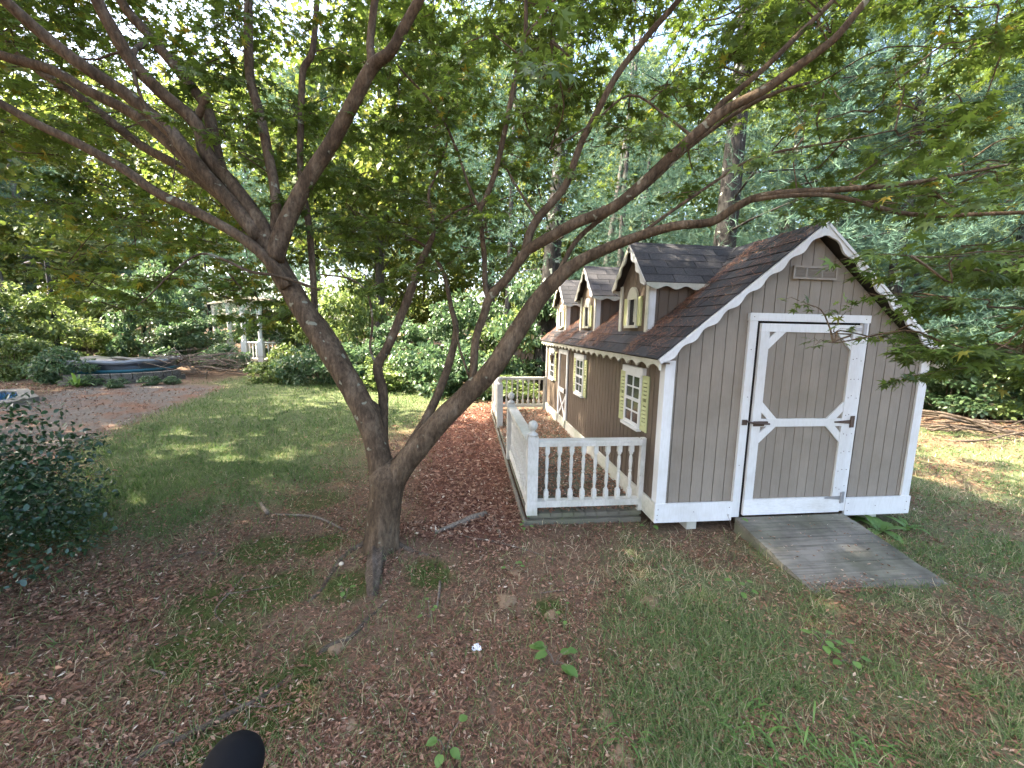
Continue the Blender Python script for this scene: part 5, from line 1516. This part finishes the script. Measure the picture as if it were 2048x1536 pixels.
def pool():
    pts = [(-60, 798), (10, 790), (34, 790), (38, 800), (15, 808), (-60, 812)]
    w = [gnd(a, b) for a, b in pts]
    water, nt, b_, o_ = nmat('pool_water')
    nt.links.new(ramp(nt, [(0.3, (0.006, 0.045, 0.14)), (0.7, (0.012, 0.09, 0.2))], noise(nt, 2, 3)), b_.inputs['Base Color'])
    b_.inputs['Roughness'].default_value = 0.08
    nt.links.new(bump(nt, noise(nt, 6, 2), 0.15, 0.02), b_.inputs['Normal'])
    o = mobj('pool_water', [(q[0], q[1], -0.045) for q in w], [tuple(range(len(w)))[::-1]], water)
    tag(o, 'small patch of blue pool water at the left edge', 'water', kind='structure')
    cop = thing('pool_coping', 'pale stone coping around the blue pool at the left edge', 'coping', gnd(40, 800))
    c = np.mean(w, axis=0)
    cm = M_plain('pale_coping_stone', (0.2, 0.185, 0.16), 0.8, 0, 0.2, 0.5, 3)
    for i in range(len(w)):
        a, b = w[i], w[(i + 1) % len(w)]
        ao, bo = a + (a - c) / np.linalg.norm(a - c) * 0.45, b + (b - c) / np.linalg.norm(b - c) * 0.45
        m = max(1, int(np.linalg.norm(b - a) / 0.7))
        for k in range(m):
            s, e = k / m + 0.01, (k + 1) / m - 0.01
            q = [a + (b - a) * s, a + (b - a) * e, ao + (bo - ao) * e, ao + (bo - ao) * s]
            v, f = extrude_poly([(x[0], x[1], -0.13) for x in q], (0, 0, 0.12 + 0.006 * rng.random()))
            mobj('coping_slab', v, f, cm, cop)
pool()

# ------------------------------------------------------------------ brush heaps
def brush(c, n, L, spread, hz, name, label, dirn, seed, rad=0.014, bm_=STICK):
    r = np.random.default_rng(seed)
    t = thing(name, label, 'brush', c)
    for i in range(n):
        a = dirn + 0.5 * r.standard_normal()
        l = L * (0.5 + 0.8 * r.random())
        o = np.array(c) + np.array([spread[0] * r.standard_normal(), spread[1] * r.standard_normal(), 0.02 + hz * r.random()])
        d = np.array([math.cos(a), math.sin(a), 0.10 * r.standard_normal()])
        k = 0.06 * l * r.standard_normal((4, 3))
        pts = [o - d * l / 2 + k[0], o - d * l / 6 + k[1], o + d * l / 6 + k[2], o + d * l / 2 + k[3]]
        pts = [np.array([q[0], q[1], max(q[2], float(gz(q[0], q[1])) + 0.01)]) for q in pts]
        rr = rad * (0.4 + 1.2 * r.random())
        p, q = smooth_path(pts, [rr, rr * .9, rr * .7, rr * .35], 2)
        mb = MB(); mb.tube(p, q, 5, True); mb.obj('stick', bm_, t, smooth=True)
bc = gnd(400, 752); bc[2] = 0.0
brush(bc, 70, 2.0, (0.75, 0.5), 0.55, 'brush_pile', 'tangled heap of grey cut branches beside the covered pond', -0.5, 501, 0.016)
lc = gnd(1955, 868); lc[2] = -0.1
brush(lc, 20, 1.7, (0.75, 0.55), 0.12, 'brush_pile', 'heap of brown logs and branches on the grass right of the shed', -0.35, 502, 0.022, ROOTM)

# ------------------------------------------------------------------ loose sticks and small things on the ground
def stick(spec, label, rad=None, mat=STICK, wob=0.15):
    p, r = [], []
    for a, b, w in spec:
        q = gnd(a, b); d = (q - CP) @ CF
        rr = w * 0.36 * d / FPX
        p.append((q[0], q[1], float(gz(q[0], q[1])) + rr * 0.8 + 0.004)); r.append(rr)
    p, r = smooth_path(p, r, 4)
    mb = MB(); mb.tube(p, r, 7, True, wob)
    o = mb.obj('stick', mat, None, smooth=True)
    tag(o, label, 'stick', 'loose sticks on the ground')
stick([(870, 1072, 9), (910, 1055, 16), (945, 1040, 18), (972, 1030, 14)], 'thick pale broken branch lying right of the maple trunk')
stick([(522, 1008, 7), (527, 1018, 11), (536, 1028, 10)], 'short pale grey stub of wood on the litter left of the trunk')
stick([(545, 1028, 4), (600, 1032, 7), (640, 1038, 8), (688, 1062, 5)], 'thin grey stick pointing at the trunk from the left')
stick([(440, 1366, 3), (455, 1400, 4), (490, 1412, 4), (540, 1415, 4), (585, 1408, 3)], 'forked pale twig on the moss near the bottom', wob=0.05)
stick([(455, 1398, 3), (450, 1430, 3), (448, 1450, 2)], 'short pale twig crossing the moss by the forked twig', wob=0.05)
stick([(490, 1412, 3), (495, 1440, 3), (490, 1462, 2)], 'short side twig lying below the forked twig', wob=0.05)
stick([(490, 1150, 3), (465, 1180, 4), (430, 1220, 4), (445, 1248, 3)], 'bent thin twig on the mossy litter left of the trunk', wob=0.05)
stick([(560, 1172, 2), (510, 1180, 3), (440, 1190, 3)], 'straight thin twig left of the trunk root', wob=0.05)
stick([(930, 1075, 4), (990, 1085, 5), (1050, 1100, 4), (1110, 1122, 3)], 'long thin pale twig right of the trunk', wob=0.05)
stick([(985, 1035, 4), (995, 1055, 5), (1000, 1075, 5)], 'short dark twig below the porch corner', wob=0.05)
stick([(1080, 1188, 3), (1130, 1180, 3), (1190, 1165, 2)], 'thin pale twig on the bare soil in the middle', wob=0.05)
stick([(1190, 1275, 3), (1195, 1300, 4), (1197, 1330, 3)], 'short curved twig beside the leafy seedling', wob=0.05)
stick([(880, 1165, 7), (878, 1190, 8), (874, 1212, 6)], 'short grey stick standing out on soil right of the root')
stick([(300, 1340, 6), (330, 1350, 7), (310, 1372, 5)], 'crooked short stick in the dark leaf litter at the left', wob=0.1)
stick([(205, 1455, 4), (225, 1490, 5), (230, 1530, 4)], 'curved thin stick in the leaf litter at the bottom left', wob=0.1)
stick([(820, 1420, 3), (840, 1455, 4), (855, 1475, 3)], 'thin stick on the litter near the bottom middle', wob=0.1)
stick([(1440, 1227, 2), (1460, 1215, 3), (1472, 1205, 2)], 'tiny pale stick on the grass left of the ramp foot', wob=0.1)

MOUND = M_plain('sandy_anthill_soil', (0.30, 0.205, 0.13), 0.95, 0, 0.1, 0.9, 90)
def mound(px_, py_, wpx, label):
    q = gnd(px_, py_); d = (q - CP) @ CF
    R0 = wpx * 0.5 * d / FPX
    v, f = [], []
    nr, na = 8, 24
    for i in range(nr + 1):
        for k in range(na):
            a = 2 * math.pi * k / na; r = R0 * (i / nr) * (1 + 0.12 * math.sin(a * 3 + px_) + 0.06 * rng.standard_normal())
            x, y = q[0] + r * math.cos(a), q[1] + r * math.sin(a)
            h = 0.22 * R0 * math.cos(min(1, i / nr) * math.pi / 2) + 0.10 * R0 * rng.random()
            if i == 0: h *= 0.6
            v.append((x, y, float(gz(x, y)) + h + (0.004 if i < nr else -0.006)))
    for i in range(nr):
        for k in range(na): f.append((i * na + k, i * na + (k + 1) % na, (i + 1) * na + (k + 1) % na, (i + 1) * na + k)[::-1])
    o = mobj('soil_mound', v, f, MOUND, None, smooth=True)
    tag(o, label, 'mound', 'small sandy soil mounds')
mound(1013, 1201, 42, 'round sandy soil mound in the middle right of the trunk root')
mound(1104, 1231, 30, 'small sandy mound just right of the round one')
mound(1348, 1330, 36, 'sandy soil mound in thin grass below the ramp')
mound(1211, 1436, 36, 'sandy soil mound left of the grass near the bottom')
mound(1242, 1515, 50, 'sandy mound cut by the bottom edge right of centre')
mound(700, 1455, 44, 'pale sandy mound in leaf litter near the bottom middle')
mound(1300, 1205, 40, 'flat sandy patch left of the ramp side')
mound(672, 1296, 34, 'sandy mound beside the mossy surface root')
mound(1030, 1145, 26, 'tiny sandy mound behind the round one')

# mushroom
q = gnd(683, 1140); zq = float(gz(q[0], q[1]))
ms = thing('mushroom', 'tiny pale mushroom beside the old root', 'mushroom', (q[0], q[1], zq))
mm = M_plain('mushroom_cream', (0.6, 0.5, 0.38), 0.6)
mb = MB(); v, f = lathe([(0.006, 0), (0.006, 0.012)], 8); mb.add([(a + q[0], b + q[1], c + zq) for a, b, c in v], f); mb.obj('stem', mm, ms)
mb = MB(); v, f = lathe([(0.004, 0.010), (0.018, 0.012), (0.016, 0.022), (0.008, 0.029), (0.002, 0.031)], 12); mb.add([(a + q[0], b + q[1], c + zq) for a, b, c in v], f); mb.obj('cap', mm, ms, smooth=True)
# crumpled white scrap
q = gnd(955, 1300); zq = float(gz(q[0], q[1]))
r7 = np.random.default_rng(7)
v, f = [], []
for i in range(7):
    for j in range(5):
        v.append((q[0] + (i - 3) * 0.009 + 0.005 * r7.standard_normal(), q[1] + (j - 2) * 0.010 + 0.004 * r7.standard_normal(), zq + 0.012 + 0.011 * r7.random()))
for i in range(6):
    for j in range(4):
        if (i, j) in ((0, 0), (0, 3), (5, 0), (4, 3), (5, 3)): continue
        f.append((i * 5 + j, (i + 1) * 5 + j, (i + 1) * 5 + j + 1, i * 5 + j + 1))
o = mobj('paper_scrap', v, f, M_plain('crumpled_white_paper', (0.75, 0.76, 0.80), 0.6))
sm = o.modifiers.new('thick', 'SOLIDIFY'); sm.thickness = 0.0015
tag(o, 'small crumpled white scrap lying on the leaf litter in the foreground', 'scrap')

# black rounded post top at the bottom edge
def black_post():
    tip = at(487, 1474, 0.80)
    b = np.array([tip[0] - 0.02, tip[1] - 0.015, float(gz(tip[0], tip[1]))])
    t = thing('black_post', 'black rounded post top poking in at the bottom edge', 'post', b)
    m = M_plain('matt_black_foam', (0.006, 0.006, 0.007), 0.9, 0, 0.15, 0.5, 200)
    mb = MB()
    top = at(492, 1474, 0.80)
    ax = np.array([0.05, 0.03, 0.12]); ax /= np.linalg.norm(ax)
    R0 = 0.054
    pts, rad = [], []
    for k in range(7):
        a = k / 6 * math.pi / 2
        pts.append(top - ax * R0 * (1 - math.cos(a))); rad.append(max(0.004, R0 * math.sin(a)))
    pts += [top - ax * 0.20, top - ax * 0.22]; rad += [R0 * 1.04, R0 * 0.7]
    mb.tube(pts[::-1], rad[::-1], 16, True); mb.obj('cap', m, t, smooth=True)
    mb = MB(); mb.tube([b - np.array([0, 0, .03]), top - ax * 0.23 - np.array([0, 0, 0.1]), top - ax * 0.21], [0.03, 0.03, 0.03], 10); mb.obj('pole', m, t, smooth=True)
black_post()

# ------------------------------------------------------------------ weeds
def blade_leaf(o, d, L, w, up=(0, 0, 1), curl=0.4, k=5):
    o = np.array(o, float); d = np.array(d, float); d /= np.linalg.norm(d)
    s = np.cross(d, up); s /= np.linalg.norm(s) + 1e-9
    v, f = [], []
    for i in range(k + 1):
        t = i / k
        c = o + d * L * t + np.array([0, 0, -curl * L * t * t])
        ww = w * math.sin(math.pi * min(1, 0.12 + 0.88 * t)) ** 0.8
        v += [c - s * ww, c + np.array([0, 0, -0.15 * w]), c + s * ww]
    for i in range(k):
        a = 3 * i
        f += [(a, a + 1, a + 4, a + 3), (a + 1, a + 2, a + 5, a + 4)]
    return v, f
def broad_weed(pos, n, L, w, label, name='weed_plant', seed=0, rise=0.8):
    r = np.random.default_rng(seed)
    b = np.array([pos[0], pos[1], float(gz(pos[0], pos[1]))])
    t = thing(name, label, 'plant', b, 'weeds on the ground')
    for i in range(n):
        a = 2 * math.pi * i / n + 0.5 * r.standard_normal()
        v, f = blade_leaf(b, (math.cos(a), math.sin(a), rise * (0.5 + r.random())), L * (0.7 + 0.5 * r.random()), w * (0.8 + 0.4 * r.random()), curl=0.35 + 0.4 * r.random())
        me = pymesh('leaf', np.array(v) - ROOT[t], f, True)
        aa = me.attributes.new('var', 'FLOAT', 'POINT'); aa.data.foreach_set('value', [0.3 + 0.6 * r.random()] * len(v))
        link('leaf', me, WEED_L, t)
q = gnd(1760, 1062); broad_weed(q, 9, 0.26, 0.042, 'broad-leaved dock plant growing right of the ramp top', seed=1)
q = gnd(1722, 1040); broad_weed(q, 6, 0.20, 0.035, 'broad-leaved plant against the skirt at the ramp edge', seed=2)
q = gnd(1815, 1058); broad_weed(q, 6, 0.22, 0.022, 'narrow-leaved plant by the right corner of the shed', seed=3)
def seedling(px_, py_, n, L, label, seed, h=0.08):
    r = np.random.default_rng(seed)
    g = gnd(px_, py_); b = np.array([g[0], g[1], float(gz(g[0], g[1]))])
    t = thing('seedling', label, 'plant', b, 'leafy seedlings on the ground')
    mb = MB()
    for i in range(n):
        a = 2 * math.pi * i / n + 0.6 * r.standard_normal(); rr = L * (0.6 + 1.0 * r.random())
        e = b + np.array([math.cos(a) * rr, math.sin(a) * rr, h * (0.5 + 0.8 * r.random())])
        mb.tube([b, (b + e) / 2 + np.array([0, 0, 0.02]), e], 0.0018, 4, False)
        v, f = blade_leaf(e, (math.cos(a), math.sin(a), 0.1), L * (0.8 + 0.4 * r.random()), L * 0.38, curl=0.3)
        me = pymesh('leaf', np.array(v) - ROOT[t], f, True)
        aa = me.attributes.new('var', 'FLOAT', 'POINT'); aa.data.foreach_set('value', [0.4 + 0.6 * r.random()] * len(v))
        link('leaf', me, WEED_L, t)
    mb.obj('stem', STICK, t)
seedling(1110, 1330, 8, 0.062, 'bright green leafy seedling on the litter in the foreground', 11)
seedling(1024, 1145, 4, 0.04, 'small pale green seedling on the bare soil right of the root', 12)
seedling(1130, 1245, 3, 0.03, 'tiny seedling beside the small sandy mound', 13)
seedling(690, 1205, 4, 0.035, 'small dark seedling below the old root', 14)
seedling(860, 1235, 4, 0.03, 'small seedling right of the surface root', 15)
seedling(1050, 1060, 5, 0.04, 'small green seedling at the porch corner', 16)
seedling(1300, 1060, 6, 0.045, 'small green plant under the left shed corner', 17)
seedling(1465, 1065, 4, 0.055, 'heart-leaved vine at the left top of the ramp', 18, 0.16)
seedling(1640, 1300, 5, 0.05, 'small broad weed on the grass below the ramp', 19)
seedling(1700, 1330, 5, 0.05, 'small broad weed right of the other in the grass', 20)
seedling(1480, 1190, 5, 0.05, 'small weed in the thin grass left of the ramp foot', 21)
seedling(890, 1500, 4, 0.05, 'small dark weed at the bottom of the litter', 22)

def grass_tuft(px_, py_, n, L, label, seed):
    r = np.random.default_rng(seed)
    g = gnd(px_, py_); b = np.array([g[0], g[1], float(gz(g[0], g[1]))])
    t = thing('grass_tuft', label, 'grass tuft', b, 'bright crabgrass tufts at the lower right')
    V, F, A = [], [], []
    for i in range(n):
        a = r.random() * 6.283
        v, f = blade_leaf(b + np.array([0.03 * r.standard_normal(), 0.03 * r.standard_normal(), 0]), (math.cos(a), math.sin(a), 0.5 + 0.9 * r.random()), L * (0.5 + 0.7 * r.random()), 0.0045, curl=0.5 + 0.5 * r.random(), k=4)
        o = len(V); V += list(v); F += [tuple(x + o for x in q) for q in f]; A += [0.5 + 0.5 * r.random()] * len(v)
    me = pymesh('blades', np.array(V) - ROOT[t], F, True)
    aa = me.attributes.new('var', 'FLOAT', 'POINT'); aa.data.foreach_set('value', A)
    tag(link('blades', me, WEED_L, t), kind='stuff')
for i, (a, b, n) in enumerate(((1445, 1440, 16), (1500, 1460, 26), (1520, 1420, 18), (1590, 1470, 20), (1560, 1530, 22), (1640, 1500, 26), (1690, 1520, 26), (1740, 1500, 18), (1800, 1525, 18), (1480, 1520, 18), (1265, 1480, 14), (1650, 1290, 10))):
    w = ['beside the litter edge', 'standing tallest left of the others', 'just above the tallest tuft', 'in the middle of the row', 'cut by the bottom edge below the middle tuft', 'right of the middle tuft', 'near the bottom towards the right', 'at the right of the row', 'farthest to the right', 'at the bottom left of the row', 'alone beside the sandy mound at the bottom', 'alone below the foot of the ramp'][i]
    grass_tuft(a, b, n, 0.15, 'bright crabgrass tuft ' + w, 600 + i)

for i, (a, b, sc, lab) in enumerate(((180, 772, .30, 'small leafy plant at the left end of the stone wall'), (235, 775, .26, 'small leafy plant in front of the middle of the stone wall'), (300, 770, .26, 'small leafy plant hugging the stone wall'), (345, 768, .24, 'small leafy plant at the right end of the stone wall'))):
    shrub(gnd(a, b), 2, lab, sc, i * 2.1, 'low_plant', 'low plants along the stone wall')
# yellow-green day lily clump by the stone wall
q = gnd(155, 775); broad_weed(q, 22, 0.75, 0.03, 'yellow-green strap-leaved clump in front of the stone wall', seed=31, rise=1.6)

# ------------------------------------------------------------------ ground cover stuff: grass, litter, needles, moss
def frustum_pts(n, ymax_px=1600, d_lo=1.3, d_hi=14.0, power=1.0):
    """random ground points inside the viewed cone, spread so that nearby ground gets more"""
    u = rng.random(n)
    d = 1.0 / (1.0 / d_lo + u * (1.0 / d_hi - 1.0 / d_lo)) if power == 1 else d_lo * (d_hi / d_lo) ** u
    px_ = -160 + 2370 * rng.random(n)
    v = CF[None, :2] * d[:, None] + CR[None, :2] * ((px_ - 1024) / FPX * d)[:, None]
    return CP[0] + v[:, 0], CP[1] + v[:, 1], d

def on_built(x, y):
    sh = (x > -0.02) & (x < SW + 0.02) & (y > -0.03) & (y < SL)
    po = (x > -1.1) & (x < 0) & (y > 0.22) & (y < 4.95)
    rp = (x > 0.70) & (x < 1.78) & (y > -0.86) & (y < 0)
    pw = sd_poly(x, y, [tuple(gnd(a, b)[:2]) for a, b in [(-60, 798), (10, 790), (34, 790), (38, 800), (15, 808), (-60, 812)]]) < 0.4
    tr = np.hypot(x - TREE0[0], y - TREE0[1]) < 0.17
    return sh | po | rp | pw | tr

def grass():
    x, y, d = frustum_pts(360000, d_lo=0.9, d_hi=13, power=2)
    g, di, re, mo, la = zones(x, y)
    dens = np.clip(g, 0, 1) * np.maximum(0.25 + 0.75 * sstep(0.35, 0.62, fbm(x, y, 2.5, 91)), 0.8 * la) * np.where(la > 0.5, 1.0, 0.8)
    dens = np.maximum(dens, 0.10 * (1 - di) * (1 - re))
    k = (rng.random(len(x)) < dens) & ~on_built(x, y)
    x, y, d, la = x[k], y[k], d[k], la[k]
    n = len(x)
    z = gz(x, y) - 0.004
    tv = [(-0.5, 0, 0), (0.5, 0, 0), (0.35, 0.35, 0.55), (-0.35, 0.35, 0.55), (0, 0.95, 0.80)]
    tf = [(0, 1, 2), (0, 2, 3), (3, 2, 4)]
    L = (0.04 + 0.055 * rng.random(n)) * np.where(la > 0.5, 1.15, 0.95)
    W = np.clip(0.0022 + 0.0013 * d * rng.random(n), 0.0024, 0.014)
    rot = rots(0.45 * np.abs(rng.standard_normal(n)), n)
    patch = fbm(x, y, 1.1, 95)
    dry = sstep(0.42, 0.62, patch)
    var = np.clip(0.40 + 0.30 * dry + 0.24 * rng.standard_normal(n) - 0.36 * la, 0, 1)
    me = inst_mesh('grass', tv, tf, np.stack([x, y, z], 1), rot, np.stack([W, L, L], 1), var)
    print('grass blades', n)
    tag(link('grass', me, GRASS_L), 'thin patchy lawn grass with dry blades across the yard', 'grass', kind='stuff')
grass()

def litter():
    x, y, d = frustum_pts(190000, d_lo=0.9, d_hi=11, power=2)
    g, di, re, mo, la = zones(x, y)
    cl = fbm(x, y, 3.0, 131)
    dens = (1 - g) * (0.35 + 0.65 * sstep(0.35, 0.6, cl)) + 0.30 * g * (1 - la) + 0.02 * la
    dens = dens * (1 - 0.55 * mo) * (1 - 0.6 * di)
    dens = np.maximum(dens, re)
    k = (rng.random(len(x)) < dens) & ~on_built(x, y)
    x, y, d, re, g = x[k], y[k], d[k], re[k], g[k]
    n = len(x)
    left = sstep(-2.6, -4.0, x) * sstep(0.2, -0.8, y)
    z = gz(x, y) + 0.004 + 0.012 * rng.random(n) + 0.02 * re * rng.random(n)
    tv = [(0, -0.5, 0.22), (0.30, 0.05, 0.26), (0.04, 0.5, 0.16), (-0.30, -0.05, 0.20), (0, 0, 0.0)]
    tf = [(0, 1, 4), (1, 2, 4), (2, 3, 4), (3, 0, 4)]
    s = (0.0125 + 0.020 * rng.random(n) ** 2) * (1 + 0.5 * re + 0.7 * left * rng.random(n)) * np.clip(0.75 + 0.12 * d, 1, 2)
    asp = 0.32 + 0.75 * rng.random(n) ** 1.5
    var = np.clip(0.42 + 0.22 * rng.standard_normal(n) + 0.12 * re - 0.08 * left, 0, 1)
    pale = rng.random(n) < 0.07
    var[pale] = 0.9 + 0.1 * rng.random(pale.sum())
    s2 = np.where(pale, s * 0.8, s); asp = np.where(pale, 0.45, asp)
    rot = rots(0.5 * np.abs(rng.standard_normal(n)), n)
    me = inst_mesh('leaf_litter', tv, tf, np.stack([x, y, z], 1), rot, np.stack([s2 * asp, s2 * 1.15, s2], 1), var)
    print('litter', n)
    tag(link('leaf_litter', me, LITTER_L), 'fallen brown and reddish leaves covering the ground under the maple', 'leaf litter', kind='stuff')
    # litter on the porch deck and on the ramp
    m = 9000
    px_ = -1.08 + 1.07 * rng.random(m); py_ = 0.24 + 4.6 * rng.random(m)
    pz = 0.003 + 0.03 * rng.random(m) * (0.4 + fbm(px_, py_, 2, 9))
    s = 0.03 * (0.6 + 0.8 * rng.random(m))
    me = inst_mesh('porch_leaf_litter', tv, tf, np.stack([px_, py_, pz], 1), rots(0.4 * np.abs(rng.standard_normal(m)), m), np.stack([s * .9, s, s], 1), np.clip(0.55 + 0.2 * rng.standard_normal(m), 0, 1))
    tag(link('porch_leaf_litter', me, LITTER_L), 'reddish brown fallen leaves covering the porch deck', 'leaf litter', kind='stuff')
    m = 420
    rx = 0.74 + 1.0 * rng.random(m); t = rng.random(m)
    a = rng.random(m) < 0.62
    rx = np.where(a, 0.98 + 0.16 * rng.standard_normal(m), rx); t = np.where(a, 0.92 + 0.05 * rng.standard_normal(m), t)
    t = np.clip(t, 0.02, 0.99); rx = np.clip(rx, 0.73, 1.74)
    s = 0.02 * (0.5 + 0.9 * rng.random(m))
    P = np.stack([rx, y0r + (y1r - y0r) * t, z0r + (z1r - z0r) * t + 0.006 + 0.006 * rng.random(m)], 1)
    me = inst_mesh('ramp_leaf_litter', tv, tf, P, rots(0.25 * np.abs(rng.standard_normal(m)), m), np.stack([s * .5, s * 1.2, s], 1), np.clip(0.6 + 0.25 * rng.standard_normal(m), 0, 1))
    tag(link('ramp_leaf_litter', me, LITTER_L), 'scattered fallen leaves and seeds lying on the ramp', 'leaf litter', kind='stuff')
litter()

def needles():
    tv = [(-0.5, -0.5, 0), (0.5, -0.5, 0), (0.4, 0.5, 0.02), (-0.4, 0.5, 0.02)]
    tf = [(0, 1, 2), (0, 2, 3)]
    # on the ground
    x, y, d = frustum_pts(42000, d_lo=0.9, d_hi=7, power=2)
    g, di, re, mo, la = zones(x, y)
    k = (rng.random(len(x)) < (0.8 * (1 - g) + 0.25 * g) * (1 - 0.6 * mo)) & ~on_built(x, y)
    x, y = x[k], y[k]; n = len(x)
    L = 0.04 + 0.05 * rng.random(n)
    P = np.stack([x, y, gz(x, y) + 0.006 + 0.01 * rng.random(n)], 1)
    me = inst_mesh('fallen_needles', tv, tf, P, rots(0.15 * np.abs(rng.standard_normal(n)), n), np.stack([np.full(n, 0.0022), L, L], 1), np.clip(0.65 + 0.25 * rng.standard_normal(n), 0, 1))
    tag(link('fallen_needles', me, NEEDLE_L), 'dry brown pine needles strewn over the soil', 'needles', kind='stuff')
    # on the roof
    n = 26000
    s = rlen * rng.random(n); yy = -OH + (SL + 2 * OH) * rng.random(n)
    X = -EO + s * math.cos(RA)
    dm = np.min(np.stack([np.abs(yy - c) for c in DORM]), 0)
    Zr = roofz(0) + SLOPE * X
    valley = np.abs(dm - DHW - 0.07)
    behind = X > DX
    dens = np.where(behind, np.where(dm < DHW + 0.02, 0.0, 0.35 + 0.9 * np.exp(-valley / 0.12)), np.where(dm < DHW, 0.10, 0.8))
    dens = dens * (0.3 + 0.9 * sstep(0.35, 0.6, fbm(X, yy, 4, 61)))
    dens = np.where((yy < 0.45), dens * 0.55, dens)
    k = rng.random(n) < dens
    s, yy = s[k], yy[k]; n = len(s)
    P = e0[None] + ue[None] * s[:, None] + nrm[None] * (0.021 + 0.022 * rng.random(n))[:, None]
    P[:, 1] = yy
    d = np.stack([rng.standard_normal(n), rng.standard_normal(n)], 1)
    dv = ue[None] * d[:, :1] + np.array([0, 1.0, 0])[None] * d[:, 1:]
    L = 0.05 + 0.05 * rng.random(n)
    me = inst_mesh('roof_needles', tv, tf, P, frame_rots(dv, nrm[None] + 0.25 * rng.standard_normal((n, 3))), np.stack([np.full(n, 0.0036), L, L], 1), np.clip(0.55 + 0.25 * rng.standard_normal(n), 0, 1))
    tag(link('roof_needles', me, NEEDLE_L), 'drifts of reddish pine needles lying on the shed roof', 'needles', kind='stuff')
needles()

def moss():
    x, y, d = frustum_pts(120000, d_lo=0.9, d_hi=5, power=2)
    g, di, re, mo, la = zones(x, y)
    k = (rng.random(len(x)) < mo * 0.6) & ~on_built(x, y)
    x, y = x[k], y[k]; n = len(x)
    tv = [(-0.5, 0, 0), (0.5, 0, 0), (0, 0.4, 1.0)]
    h = 0.010 + 0.014 * rng.random(n)
    me = inst_mesh('moss', tv, [(0, 1, 2)], np.stack([x, y, gz(x, y) - 0.002], 1), rots(0.3 * np.abs(rng.standard_normal(n)), n), np.stack([h * 0.35, h, h], 1), np.clip(0.5 + 0.25 * rng.standard_normal(n), 0, 1))
    print('moss', n)
    tag(link('moss', me, MOSS_L), 'low green moss patches among the roots and litter', 'moss', kind='stuff')
moss()
